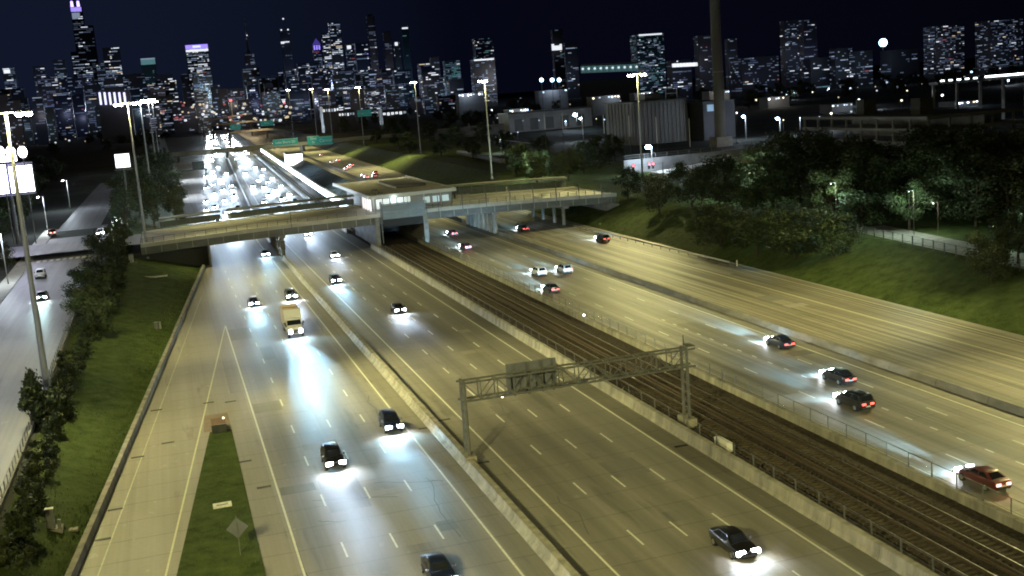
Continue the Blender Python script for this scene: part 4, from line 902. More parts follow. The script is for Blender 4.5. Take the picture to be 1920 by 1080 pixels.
# ------------------------------------------------------------------ second overpass, sign gantry and signs beyond
ob = thing('far_overpass', 'second overpass carrying green signs in the middle distance', 'bridge', (20, 900, 0))
MB().box(-40, 165, -10, 10, 4.9, 6.0).obj('deck', M_BRIDGE, ob); MB().box(-40, 165, -10.3, -10.003, 4.6, 7.2).box(-40, 165, 10.003, 10.3, 5, 7.2).obj('parapet', M_BRIDGE, ob)
MB().box(-40, 165, -9.5, 9.5, 4.2, 4.897).obj('girder', M_STEELD, ob)
for x in (-10, 26, 84, 116): MB().box(x-1, x+1, -9, 9, 0, 4.197).obj('pier', M_CONCD, ob)
def text(parent, s, loc, size, m):
    c = bpy.data.curves.new('lettering_curve', 'FONT'); c.body = s; c.size = size; c.align_x = 'CENTER'; c.align_y = 'CENTER'; c.extrude = .01; c.materials.append(m)
    tmp = bpy.data.objects.new('lettering_tmp', c); me = bpy.data.meshes.new_from_object(tmp); bpy.data.objects.remove(tmp); bpy.data.curves.remove(c)
    o = link('lettering', me, parent, None, loc); o.rotation_euler = (math.pi/2, 0, 0); return o
M_WTXT = mat('white sign lettering', (.8, .8, .8), .5)
def green_sign(label, u0, u1, v0, v1, Y, txt):
    a = atY(u0, v1, Y); b = atY(u1, v0, Y); wd = b.x-a.x; ht = max(2.2, b.z-a.z+ .077*(u1-u0)*Y/F_PX)
    t = thing('green_sign', label, 'highway sign', ((a.x+b.x)/2, Y, (a.z+b.z)/2))
    MB().box(-wd/2, wd/2, 0, .12, -ht/2, ht/2).obj('sign_panel', emit('glowing green sign face', (.02, .22, .20), .35), t)  # faint emission stands in for light falling on the panel
    MB().box(-wd/2+.12, wd/2-.12, -.02, -.004, ht/2-.3, ht/2-.15).box(-wd/2+.12, wd/2-.12, -.02, -.004, -ht/2+.15, -ht/2+.3).obj('sign_border', M_WTXT, t)
    for k, s in enumerate(txt): text(t, s, (0, -.03, ht*.22*(len(txt)-1)-k*ht*.44), ht*(.36 if len(txt) > 1 else .5), M_WTXT)
    for s in (-.3, .3): MB().bar((wd*s, .3, -ht/2-.6), (wd*s, .3, ht/2), .2, .2).obj('bracket', M_STEELD, t)
    return t
green_sign('wide green sign on the far overpass just right of the platform roof', 512, 558, 260, 273, 888, ['Lake Shore Dr'])
green_sign('green panel left of another on the far overpass over the northbound lanes', 577, 598, 255, 272, 888, ['22nd', 'St'])
green_sign('brighter green panel on the far overpass over the northbound lanes', 599, 624, 255, 271, 888, ['Cermak'])
green_sign('small blue green sign above the bright far lanes', 432, 451, 233, 243, 1350, ['EXIT'])
green_sign('small green sign on a far gantry right of the blue green one', 489, 512, 226, 236, 1350, ['I-55'])
green_sign('teal sign in front of the small lit buildings beside a light pole', 671, 696, 206, 218, 860, ['Cermak'])
fg = thing('sign_gantry', 'small gantry with a dark framed board over the bright lanes beyond the overpass', 'gantry', (0, 560, 0)); a = atY(322, 322, 560); b = atY(388, 308, 560)
MB().bar((a.x, 0, a.z), (b.x, 0, a.z-.2), .35, .5).obj('beam', M_STEELG, fg); MB().cyl((a.x, 0, 0), (a.x, 0, a.z+.5), .25, .2, 8).obj('leg', M_STEELG, fg); MB().cyl((b.x-1, 0.6, 0), (b.x-1, .6, a.z), .25, .2, 8).obj('leg', M_STEELG, fg)
a = atY(361, 316, 560); b = atY(382, 304, 560); MB().box(a.x, b.x, -.4, -.26, a.z-.5, b.z+.5).obj('sign_board', M_STEELD, fg); MB().box(a.x+.3, b.x-.3, -.45, -.403, a.z-.1, b.z+.1).obj('sign_face', mat('dim board face', (.12, .16, .17), .5), fg)
cp_ = thing('camera_pole', 'slim dark pole standing among the bright cars beyond the overpass', 'pole', (28.7, 480, 0)); q = atY(428, 318, 480); q2 = atY(430, 345, 480); cp_.location = (q2.x, 480, 0)
MB().cyl((0, 0, 0), (0, 0, 9), .18, .1, 8).obj('pole', M_STEELD, cp_); MB().box(-.8, .8, -.1, .1, 8.6, 8.75).obj('arm', M_STEELD, cp_)
# elevated ramps in the far distance, lit amber
M_AMB = mat('amber lit ramp concrete', (.38, .34, .28), .8, var=.2, scale=.05, coord='World')
for i, (pts, Y0) in enumerate((([(398, 236, 1500), (470, 228, 1600), (560, 231, 1750)], 1500), ([(380, 228, 1750), (450, 216, 1900), (500, 219, 2000), (560, 226, 2100)], 1700), ([(430, 250, 1150), (500, 243, 1200), (560, 247, 1300)], 1200))):
    t = thing('flyover_ramp', ('lower amber lit flyover ramp crossing behind the green signs', 'upper curving flyover ramp below the red signal', 'nearest far ramp just above the second overpass')[i], 'ramp', (0, 0, 0), 0)
    P3 = [atY(*q) for q in pts]
    for p_, q_ in zip(P3[:-1], P3[1:]):
        MB().bar(p_, q_, 12, .9).obj('deck', M_AMB, t); MB().bar(p_+Vector((0, -6.2, .9)), q_+Vector((0, -6.2, .9)), .3, 1.1).obj('parapet', M_AMB, t)
        MB().cyl((p_.x, p_.y, 0), (p_.x, p_.y, p_.z-.5), 1.2, 1.2, 8).obj('pier', M_CONCD, t)
    m = P3[1]; lamp(t, (m.x, m.y-25, m.z+22), 60000, (1, .78, .42), 2)

# ------------------------------------------------------------------ right side: ramp, buildings, stack, lit structures
t = thing('footbridge_ramp', 'pale concrete walkway with blue lit railings right of the traffic signals', 'ramp', (160, 330, 5))
MB().add([(-14, -12, 0), (24, -14, 0), (24, -2, 0), (-14, 0, 0), (-14, -12, .4), (24, -14, 3.4), (24, -2, 3.4), (-14, 0, .4)], [(4, 5, 6, 7), (0, 1, 5, 4), (1, 2, 6, 5), (2, 3, 7, 6), (3, 0, 4, 7)]).obj('ramp_slab', M_BRWALK, t)
MB().box(-20, 34, 6, 6.6, 0, 4.4).obj('back_wall', mat('pale wall', (.22, .225, .23), .8, var=.2, scale=.4), t)
for k in range(10):
    x = -13+k*4; z = .4+(x+14)/38*3.0
    for yy, o in ((-12.5, 0), (5.9, 3.8)): MB().bar((x, yy, z if not o else 4.4), (x, yy, (z if not o else 4.4)+1.5), .14, .14).obj('railing_post', M_STEELG, t)
for h in (.7, 1.45): MB().bar((-14, -12.5, .4+h), (24, -12.5, 3.4+h), .1, .1).bar((-20, 5.9, 4.4+h), (34, 5.9, 4.4+h), .1, .1).obj('railing_rail', M_STEELG, t)
for (u0, v0, u1, v1, Y) in ((1290, 283, 1368, 292, 372), (1080, 285, 1190, 300, 395), (930, 253, 1075, 270, 560), (1380, 258, 1450, 272, 430)):
    a = atY(u0, v0, Y); b = atY(u1, v1, Y)
    t = thing('lit_railing', {1290: 'lit railed walkway below the smokestack', 1080: 'railed walkway left of the brightest street lamp', 930: 'long lit kerb in front of the pale wall', 1380: 'lit railing right of the smokestack'}[u0], 'railing', (a.x, Y, a.z)); d = b-a
    MB().bar((0, 0, 0), d, .12, .12).bar((0, 0, -.8), d-Vector((0, 0, .8)), .1, .1).obj('rail', M_STEELG, t)
    for k in range(9): MB().bar(d*(k/8)+Vector((0, 0, -2)), d*(k/8)+Vector((0, 0, .05)), .12, .12).obj('post', M_STEELG, t)
    MB().add([(0, -3, -2.1), (d.x, -3, d.z-2.1), (d.x, 2, d.z-2.1), (0, 2, -2.1), (0, -3, -2.5), (d.x, -3, d.z-2.5), (d.x, 2, d.z-2.5), (0, 2, -2.5)], [(0, 1, 2, 3), (0, 4, 5, 1)]).obj('walkway', M_BRWALK, t)
bx = thing('corrugated_building', 'tall windowless building with ribbed grey walls left of the smokestack', 'building', (206, 480, 5))
MB().box(0, 27, 0, 34, 0, 19.2).obj('wall', mat('grey ribbed cladding', (.16, .16, .157), .6, var=.25, scale=.15, stretch=(1, 1, .2), coord='World'), bx)
for k in range(13): MB().box(1+k*2, 1.55+k*2, -.35, -.003, 0, 19).obj('wall_rib', mat('rib steel', (.20, .20, .195), .6), bx)
for k in range(8): MB().box(-.3, -.003, 1.5+k*4, 2.2+k*4, 0, 19).obj('wall_rib', mat('rib steel', (.3, .3, .29)), bx)
MB().box(-.5, 27.5, -.5, 34.5, 19.2, 19.7).obj('roof', M_STEELD, bx); MB().box(10, 18, 9, 16, 19.7, 23).obj('roof_unit', M_STEELD, bx)
bx = thing('dark_hall', 'dark industrial hall between the ribbed building and the smokestack', 'building', (236, 470, 5)); MB().box(0, 16, 0, 30, 0, 17).obj('wall', mat('dark wall', (.06, .06, .07), .8), bx); MB().box(-.3, 16.3, -.3, 30.3, 17, 17.5).obj('roof', M_STEELD, bx); MB().box(2, 9, -.2, -.003, 13, 16).obj('window', emit('dim blue window', (.3, .45, .6), .25), bx)
q = atY(1352, 276, 420); sk = thing('smokestack', 'tall slender concrete smokestack rising beyond the top of the picture', 'chimney', (q.x, 420, 5))
MB().cyl((0, 0, 0), (0, 0, 90), 2.35, 1.75, 28).obj('shaft', mat('dim chimney concrete', (.13, .125, .11), .9, var=.12, scale=.06), sk, smooth=60)
for z in (30, 60, 86): MB().cyl((0, 0, z), (0, 0, z+.5), 2.35-.6*z/90+.12, 2.35-.6*z/90+.12, 28).obj('band', M_CONCD, sk)
MB().box(-3.4, 3.4, -3.4, 3.4, 0, 4).obj('plinth', M_CONCD, sk)
lamp(sk, (-9, -26, 8), 1500, (1, .93, .75), 1, 'flood_lamp')
for u, v0, v1, lab in ((1022, 213, 243, 'in front of the pale warehouse'), (1056, 212, 248, 'left of the star bright street lamp'), (1093, 214, 252, 'right of the star bright street lamp'), (1133, 215, 250, 'before the small white wall'), (1181, 217, 256, 'at the left corner of the ribbed building'), (1232, 219, 268, 'before the middle of the ribbed building'), (1294, 222, 275, 'between the ribbed building and the smokestack')):
    a = atY(u, v1, 430); b = atY(u, v0, 430); t = thing('slim_post', 'slim pale post standing '+lab, 'post', (a.x, 430, a.z), 0, 'slim pale posts before the ribbed building')
    MB().cyl((0, 0, 0), (0, 0, b.z-a.z), .22, .18, 8).obj('shaft', mat('white post', (.7, .7, .7), .5), t); MB().cyl((0, 0, -a.z+5), (0, 0, -.003), .12, .12, 8).obj('base_shaft', M_STEELD, t)
a = atY(1258, 176, 476); b = atY(1280, 164, 476); t = thing('roof_frame', 'small pale rectangular frame standing above the ribbed building roof', 'frame', (a.x, 482, 24.7)); w_ = b.x-a.x; za, zb2 = a.z-24.7, b.z-24.7
fm_ = mat('pale frame', (.45, .45, .45), .6)
MB().box(0, .3, 0, .3, 0, zb2).obj('upright', fm_, t); MB().box(w_-.3, w_, 0, .3, 0, zb2).obj('upright', fm_, t); MB().box(.303, w_-.303, 0, .3, zb2-.3, zb2).obj('top_bar', fm_, t); MB().box(.303, w_-.303, 0, .3, za, za+.3).obj('bottom_bar', fm_, t)
wb = thing('pale_warehouse', 'low pale warehouse wall lit blue behind a street lamp', 'building', (232, 760, 5))
MB().box(0, 62, 0, 25, 0, 13).obj('wall', mat('pale warehouse wall', (.34, .34, .34), .8, var=.2, scale=.1, coord='World'), wb); MB().box(-.4, 62.4, -.4, 25.4, 13, 13.8).obj('roof', M_STEELD, wb)
for k in range(5): MB().box(4+k*11.5, 10+k*11.5, -.12, -.003, 1, 9).obj('roller_door', M_STEELG, wb)
for k in range(3): MB().bar((-28+k*9, 4, 0), (-28+k*9, 4, 9), .8, .8).obj('gate_pillar', M_CONCD, wb)
MB().box(-60, -3, 2, 4, 0, 7).obj('side_wall', M_CONCD, wb)
# parking structure: open storeys with pale slab edges
ps = thing('parking_structure', 'open multi storey parking structure with pale slab edges among dark trees', 'parking garage', (215, 284, 5))
M_SLAB = mat('parking slab', (.17, .17, .165), .8, var=.2, scale=.2, coord='World')
for z in (0, 3.9, 7.8, 11.4): MB().box(0, 40, 0, 68, z, z+.4).obj('floor_slab', M_SLAB, ps); MB().box(-.15, -.003, 0, 68, z, z+.95).obj('slab_edge', M_SLAB, ps); MB().box(0, 40, -.15, -.003, z, z+.95).obj('slab_edge', M_SLAB, ps)
for k in range(9): MB().box(.4, 1.0, k*8.4+.1, k*8.4+.7, .4, 11.4).obj('column', M_SLAB, ps)
for k in range(6): MB().box(k*7.6+.4, k*7.6+1, .3, .9, .4, 11.4).obj('column', M_SLAB, ps)
MB().box(20, 20.4, 0, 68, .4, 11.4).obj('back_wall', M_CONCD, ps)
for a_ in (22, 52): MB().box(14, 19, a_, a_+4.5, 11.8, 17).obj('stair_tower', mat('dark tower', (.06, .06, .06), .8), ps)
for y in (10, 34, 58): lamp(ps, (6, y, 2.9), 70, (.85, 1, .93), .3); lamp(ps, (-9, 4, 6), 160, (.9, 1, .95), .5) if y == 10 else None
for k in range(12): MB().box(.2, .4, 6+k*2.2, 7.3+k*2.2, .6, 2.6).obj('fence_panel', M_SLAB, ps)
t = thing('elevated_rail_platform', 'brightly lit elevated platform line at the far right edge', 'platform', (0, 0, 0)); a = atY(1750, 157, 420); b = atY(1965, 139, 420)
d = b-a
MB().bar(a, b, 6, 1.0).obj('deck', M_STEELD, t); MB().bar(a+d*.4+Vector((0, -3.2, 1.2)), b+Vector((0, -3.2, 1.2)), .3, .75).obj('light_strip', emit('platform strip', (.85, .95, 1), 7), t)
for k in range(5): MB().bar(a+d*(.02+k*.07)+Vector((0, -3.2, 1.0)), a+d*(.05+k*.07)+Vector((0, -3.2, 1.0)), .3, .5).obj('platform_lamp', emit('platform strip', (.85, .95, 1), 7), t)
for k in range(6): p_ = a+d*(k/5); MB().box(p_.x-.5, p_.x+.5, p_.y-.5, p_.y+.5, 5, p_.z-.5).obj('pier', M_CONCD, t)
MB().bar(a+d*.38+Vector((0, 1, 5)), b+Vector((0, 1, 5)), 5, .25).obj('roof', M_PLR, t)
# pale path with post fence on the right bank
pth = MB(); c4 = [on_ground(1615, 436), on_ground(1700, 447), on_ground(1840, 482), on_ground(1720, 428)]
q = [G(1612, 440, 4.6), G(1840, 492, 4.6)]; d = (q[1]-q[0]); nrm = Vector((-d.y, d.x, 0)).normalized()
if nrm.x < 0: nrm = -nrm
a0, a1 = q[0]-d*.15, q[1]+d*1.2
for p_ in (a0, a1): p_.z = 5.02
b0, b1_ = a0+nrm*7.5, a1+nrm*7.5
pth.quad(a0, b0, b1_, a1); pth.obj('park_path', M_CONC, kind='structure')
pf = thing('post_fence', 'dark post and rail fence along the pale path under the right trees', 'fence', (a0.x-nrm.x*.8, a0.y-nrm.y*.8, 4.9))
d2 = a1-a0; nP = int(d2.length/3)
for k in range(nP+1): MB().box(-.07, .07, -.07, .07, 0, 1.7).obj('fence_post', M_STEELD, pf, loc=d2*(k/nP))
MB().bar(Vector((0, 0, 1.6)), d2+Vector((0, 0, 1.6)), .06, .06).bar(Vector((0, 0, .6)), d2+Vector((0, 0, .6)), .06, .06).obj('fence_rail', M_STEELD, pf)
p_ = a0+d*.45+nrm*8.5; street_lamp('lamp over the pale path under the right trees', p_.x, p_.y, 5, 10.5, 420, (1, .93, .85), emit('dim path lamp', (1, .95, .9), 4), .1, 'lamps among the trees')
# right far pavement strip beyond the overpass and sloping wall
for (u0, v0, u1, v1, z, lab) in ((860, 286, 942, 303, 5.5, 'pale sloping concrete parapet among the trees right of the far grass'), (745, 302, 860, 316, 1.0, 'low pale kerb wall at the foot of the far grass')):
    a = G(u0, v0, z); b = G(u1, v1, z); t = thing('kerb_wall', lab, 'wall', tuple(a)); MB().bar((0, 0, 0), b-a, 2.2 if z > 3 else .6, 1.6 if z > 3 else .8).obj('wall', M_CONC, t); MB().bar(Vector((0, 0, .9 if z > 3 else .45)), b-a+Vector((0, 0, .9 if z > 3 else .45)), 2.4 if z > 3 else .7, .12).obj('coping', M_BRWALK, t)
fgz = MB()
for y0, y1 in ((300, 340), (340, 400), (400, 480), (480, 600)):
    fgz.quad((98+xo(y0), y0, .08), (125+xo(y0), y0, 5.05), (125+xo(y1), y1, 5.05), (98+xo(y1), y1, .08))
fgz.obj('far_grass_slope', M_GRASS, kind='structure')

# ------------------------------------------------------------------ trees, hedges, grass
M_LEAF = []
for i, (c1, c2) in enumerate((((.012, .022, .008), (.045, .064, .021)), ((.010, .020, .009), (.038, .058, .022)), ((.016, .023, .008), (.05, .062, .02)))):
    m = bpy.data.materials.new('foliage %d' % i); m.use_nodes = True; n2, l2 = nodes(m); b2 = n2['Principled BSDF']
    g2 = n2.new('ShaderNodeNewGeometry'); r2 = n2.new('ShaderNodeValToRGB'); r2.color_ramp.elements[0].color = (*c1, 1); r2.color_ramp.elements[1].color = (*c2, 1)
    l2.new(g2.outputs['Random Per Island'], r2.inputs[0]); l2.new(r2.outputs[0], b2.inputs['Base Color']); b2.inputs['Roughness'].default_value = .65; b2.inputs['Specular IOR Level'].default_value = .3
    M_LEAF.append(m)
def crown_mesh(seed, lobes=20, per=330, leaf=.044, flat=1.0):
    rnd = random.Random(seed); mbx = MB(); L = [(Vector((0, 0, .55)), .30)]
    for k in range(lobes):
        a = rnd.uniform(0, 6.283); r = rnd.uniform(.12, .36); z = rnd.uniform(.20, .88); L.append((Vector((math.cos(a)*r*(1.1-abs(z-.55)), math.sin(a)*r*(1.1-abs(z-.55)), z)), rnd.uniform(.07, .19)))
    for c, rad in L:
        for i in range(per):
            d = Vector((rnd.gauss(0, 1), rnd.gauss(0, 1), rnd.gauss(0, .8))).normalized(); p = c + d*rad*(rnd.uniform(.5, 1.0) + (rnd.random() < .18)*rnd.uniform(.1, .45))
            s = leaf*rnd.uniform(.35, 1.0); nx = Vector((rnd.gauss(0, 1), rnd.gauss(0, 1), rnd.gauss(0, 1))).normalized(); ny = nx.cross(d+Vector((.01, .02, .03))).normalized()
            mbx.add([p-nx*s*.5, p+ny*s*.32, p+nx*s*.5, p-ny*s*.32], [(0, 1, 2, 3)])
    return mbx
CROWNS = [crown_mesh(20+i).mesh('crown', M_LEAF[i % 3]) for i in range(5)]
def trunk_mesh(seed):
    rnd = random.Random(seed); m = MB(); m.cyl((0, 0, -.06), (0, 0, .32), .028, .018, 7); m.cyl((0, 0, .30), (.02, .01, .7), .018, .006, 6)
    for k in range(5):
        a = rnd.uniform(0, 6.283); z = rnd.uniform(.22, .45); m.cyl((0, 0, z), (math.cos(a)*.26, math.sin(a)*.26, z+.28), .011, .003, 5)
    return m
TRUNKS = [trunk_mesh(i).mesh('trunk', M_BARK) for i in range(3)]
SHRUB = [crown_mesh(60+i, 8, 260, .10).mesh('foliage', M_LEAF[i % 3]) for i in range(3)]
def tree(label, x, y, h, wd=None, group='trees', z=None, k=None):
    k = random.randrange(5) if k is None else k; z = ground_z(x, y) if z is None else z
    t = thing('tree', label, 'tree', (x, y, z-.1), U(0, 6.28), group); wd = wd or h*U(.85, 1.15)
    c = link('crown', CROWNS[k], t); c.scale = (wd, wd, h); tr = link('trunk', TRUNKS[k % 3], t); tr.scale = (h, h, h); return t
def shrub(label, x, y, h, wd, group=None, z=None):
    z = ground_z(x, y) if z is None else z
    t = thing('shrub', label, 'shrub', (x, y, z), U(0, 6.28), group); k = random.randrange(3)
    c = link('foliage', SHRUB[k], t, None, (0, 0, -h*.25)); c.scale = (wd*1.2, wd*1.2, h*1.25)
    tr = link('stem', TRUNKS[k], t); tr.scale = (h, h, h*.7); return t
M_FAC_LOW = mat('low building wall', (.16, .16, .16), .8, var=.2, scale=.1)
LOWLIT = [emit('yard white', (.9, .95, 1), 6), emit('yard blue', (.55, .75, 1), 3), emit('yard warm', (1, .85, .6), 2.5), emit('yard dim', (.7, .85, 1), .8)]
# left: hedge along the parapet on the grass bank
for i in range(30):
    y = 88+i*7.2; x = xw(y)+2.0+U(-.5, .6) if y > 150 else xw(y)+1.4
    if y > 150: x += 1.2*min(1, (y-150)/60)
    h = U(3.2, 4.8)*(1.35 if y > 185 else .75)
    shrub('%s dark bush of the hedge along the left parapet, counted from the camera' % nth(i+1), x, y, h, h*1.15, 'hedge bushes on the left bank')
p = on_ground(88, 800); shrub('round dark bush standing out at the lower left beside the pale parapet', p.x, p.y, 5.6, 5.4); p = on_ground(75, 770); shrub('spiky lighter bush just behind the round bush at the lower left', p.x-.6, p.y+3, 4.6, 3.2)
for (u, v, h, lab) in ((205, 640, 7.5, 'large dark bush halfway along the left grass bank'), (190, 585, 7.5, 'dark bush behind the large one on the left grass bank'), (215, 520, 9, 'tall dark bush nearest the overpass on the left bank')):
    p = on_ground(u, v); tree(lab, p.x-2.0, p.y, h, h*1.2, None)
# big dark trees between the side street and the highway beyond the overpass
for (x, y, h) in ((-12, 318, 13), (-5, 326, 12), (1, 335, 11), (-13, 345, 15), (-4, 352, 14), (1.5, 362, 11), (-9, 372, 16), (1, 390, 14), (-11, 405, 17), (-3, 420, 16), (-9, 450, 17), (-1, 470, 15), (-8, 500, 17), (-1, 525, 14), (-7, 560, 17), (-1, 600, 13), (-6, 640, 16), (-1, 690, 14)):
    belt_n = globals().get('belt_n', 0)+1; tree('%s tree, counted from the overpass, of the belt left of the bright highway' % nth(belt_n), x, y, h*.92, h*.85, 'tree belt left of the bright highway', 5)
for k, y in enumerate(sorted(U(150, 700) for _ in range(34))):
    x = U(-48, -35) - (y-150)*.04 - (12 if k % 2 else 0)
    tree('%s unlit tree, counted from the camera, of the mass left of the side street' % nth(k+1), x, y, U(9, 15), None, 'dark trees left of the side street', 5)
for (x, y) in ((-34, 225), (-34.5, 255), (-35, 212)): tree('pale lit street tree beside the parked white suv', x, y, 6.5, 5.5, 'street trees on the left pavement', zst(y))
# right bank
for (u, v, h, lab) in ((1180, 408, 8.5, 'leafy tree at the right end of the overpass'), (1238, 425, 9.5, 'bushy tree on the right bank below the traffic signals'), (1300, 430, 11, 'spreading tree right of the small white sign'), (1222, 398, 7, 'small tree tucked behind the bushy one on the right bank')):
    p = on_ground(u, v); tree(lab, p.x, p.y, h, h*1.05, None)
for (u, v, h, lab) in ((1350, 436, 9, 'low tree at the left end of the front row of the right belt'), (1420, 452, 9.5, 'second low tree in the front row of the right belt'), (1490, 462, 9.5, 'third low tree in the front row of the right belt'), (1560, 468, 8, 'low tree in the front row just left of the pale path'), (1615, 440, 7.5, 'low tree leaning over the left end of the pale path')):
    p = G(u, v, 4); tree(lab, p.x, p.y, h, h*1.7, 'dark tree belt on the right bank')
for (u, v, h, lab) in ((1350, 395, 11, 'tall dark tree below the lit walkway at the left end of the right belt'), (1450, 405, 12.5, 'tall dark tree between the left and the middle lit crowns'), (1625, 400, 12.5, 'tall dark tree between the middle and the right lit crowns'), (1500, 380, 13, 'dark tree behind and left of the middle lit crown'), (1660, 380, 13, 'dark tree behind and left of the right lit crown'), (1770, 405, 13, 'tall dark tree above the right end of the pale path'), (1830, 425, 11, 'dark tree overhanging the pale path from behind'), (1890, 420, 12, 'tall dark tree at the right edge above the pale path'), (1780, 375, 14, 'back row tree above the right end of the pale path'), (1870, 380, 14, 'back row tree at the right edge of the picture'), (1420, 370, 12, 'back row tree right of the leftmost lit crown'), (1570, 370, 13, 'back row tree above the middle lit crown'), (1480, 350, 13, 'farthest dark tree in front of the parking structure left end'), (1620, 345, 12, 'farthest dark tree in front of the parking structure middle'), (1730, 350, 13, 'farthest dark tree in front of the parking structure right half'), (1540, 330, 12, 'dark treetop rising before the parking structure columns'), (1840, 340, 13, 'dark tree at the right end of the parking structure')):
    p = G(u, v, 5); tree(lab, p.x, p.y, h*1.08, h*1.6, 'dark tree belt on the right bank', ground_z(p.x, p.y))
for u, v, sz_, wt, lab in ((1400, 372, 9, 3200, 'tree with pale lit leaves beside the walkway railing'), (1560, 425, 11, 2600, 'middle tree with pale green lit crown on the right'), (1705, 432, 9.5, 2600, 'rightmost tree with pale green lit crown'), (995, 332, 9, 6000, 'tree with white lit leaves above the overpass shelter'), (1915, 460, 7, 500, 'tree with a faint green lit crown cut by the right edge'), (1330, 372, 6, 900, 'small tree with white lit leaves left of the dark belt')):
    p = G(u, v, 5); tree(lab, p.x, p.y, sz_, sz_*1.1, None, 5)
    lx, ly = p.x-p.x/p.y*sz_*.56, p.y-sz_*.56
    street_lamp('lamp post lighting the '+lab, lx+1.15, ly+.33, ground_z(lx, ly), 5+sz_*.80, wt*1.1, (.72, 1, .84), emit('hidden lamp lens', (.8, 1, .9), 3), .10, 'lamps among the trees')
p = G(1030, 330, 5); tree('dim tree beside the white lit one above the overpass', p.x, p.y, 9, 10, None, 5)
p = G(1860, 545, 2); tree('lone dark bushy tree at the right edge of the lower bank', p.x, p.y, 8, 9, None, ground_z(p.x, p.y)-.5); p = G(1895, 530, 3); tree('second bushy tree crowding the right edge of the picture', p.x+3, p.y+2, 8, 9, None)
OVER = ((960, 335, 12), (1000, 350, 10), (1060, 345, 11), (1090, 330, 11), (1120, 320, 12), (880, 300, 11), (820, 295, 12), (850, 280, 13), (760, 290, 12), (740, 275, 13), (700, 270, 12), (800, 265, 14), (720, 255, 12), (900, 270, 13), (940, 290, 12), (1150, 305, 11), (1010, 305, 11))
for (u, v, h) in OVER:
    p = G(u, v, 5); over_n = globals().get('over_n', 0)+1; tree('%s dark tree from the left beyond the right half of the overpass' % nth(1+sorted(q_[0] for q_ in OVER).index(u)), p.x+4, p.y+8, h, h*1.1, 'trees beyond the right half of the overpass', 5)
for k in range(90):
    u = U(620, 1920); v = 221-.077*(u-299)+U(12, 70); p = G(u, v, 5)
    if p.y < 300 or p.y > 2500: continue
    if 1060 < u < 1480 and 300 < p.y < 480: continue
    tree('tree crown in the far dark tree cover on the right', p.x, p.y, U(11, 18), U(14, 20), 'far tree cover on the right', 5)
for k, (u, v, w_, h_, Y) in enumerate(((955, 215, 40, 9, 800), (1110, 190, 60, 8, 1000), (1190, 182, 40, 7, 1100), (1330, 180, 46, 8, 900), (1440, 190, 50, 7, 800), (1560, 205, 50, 9, 620), (1790, 200, 70, 9, 560), (1850, 240, 70, 8, 420), (1010, 178, 60, 7, 1300), (860, 185, 50, 8, 1300))):
    a = atY(u, v, Y); kk = Y/F_PX; t = thing('low_building', '%s low lit building from the left in the dark right middle distance' % nth(1+sorted((860, 955, 1010, 1110, 1190, 1330, 1440, 1560, 1790, 1850)).index(u)), 'building', (a.x, Y, 5), 0, 'low lit buildings of the dark right middle distance'); H = a.z-5+h_*kk
    MB().box(0, w_*kk, 0, 14, 0, H).obj('wall', M_FAC_LOW, t); MB().box(-.3, w_*kk+.3, -.3, 14.3, H, H+.4).obj('roof', M_STEELD, t)
    for i in range(9):
        if R() < .6: MB().box((i+.2)*w_*kk/9, (i+.75)*w_*kk/9, -.3, -.003, H-3.4*kk*U(.8, 1.4), H-1.0*kk).obj('window', random.choice(LOWLIT), t)
    lamp(t, (w_*kk*U(.2, .8), -9, H+2), 2600*(Y/700)**2, random.choice((COOL, (.6, .75, 1), (1, .95, .85))), .5, 'yard_lamp')
for k in range(58):
    u = U(920, 1915); v = 221-.077*(u-299)+U(16, 95); zz = U(9, 13); p = G(u, v, zz)
    if not 430 < p.y < 1500: continue
    t = thing('yard_lamp_post', 'small bright yard lamp in the dark right middle distance', 'street lamp', (p.x, p.y, 5), 0, 'yard lamps of the dark right middle distance')
    MB().cyl((0, 0, 0), (0, 0, zz-5), .1, .08, 6).obj('pole', M_STEELD, t); MB().sphere((0, -.2, zz-5), .42*math.hypot(p.x, p.y)/700*random.choice((.7, 1, 1.5)), 8, 5).obj('lamp', random.choice(LOWLIT), t)
    if k % 3 == 0: lamp(t, (0, -1.5, zz-6), 5000, COOL, .4)
for k in range(26):
    u = U(60, 300); p = G(u, 221-.077*(u-299)+U(10, 60), 5)
    tree('tree crown in the far dark tree cover on the left', p.x, p.y, U(10, 16), U(13, 20), 'far tree cover on the left', 5)
# grass blades on the near banks: one mass nobody could count
gb = MB()
def blade(x, y, z, s):
    a = U(0, 6.28); dx, dy = math.cos(a)*s*.22, math.sin(a)*s*.22; gb.add([(x-dx, y-dy, z), (x+dx, y+dy, z), (x+U(-.3, .3)*s, y+U(-.3, .3)*s, z+s)], [(0, 1, 2)])
for i in range(26000):
    y = 70+(R()**1.3)*190
    if i % 4: x = U(xw(y)+.3, xb(y)-.45)
    else: x = U(97.6, 111)
    if ground_z(x, y) <= 0: continue
    blade(x, y, ground_z(x, y)-.05, U(.12, .34))
for i in range(5000):
    y = U(70, 123); x = U(gx(y)+.05, 3.3); blade(x, y, .09, U(.06, .16))
gb.obj('grass', mat('grass blades', (.075, .115, .032), .9, var=.45, scale=1.5, coord='World', spec=.1), kind='stuff')

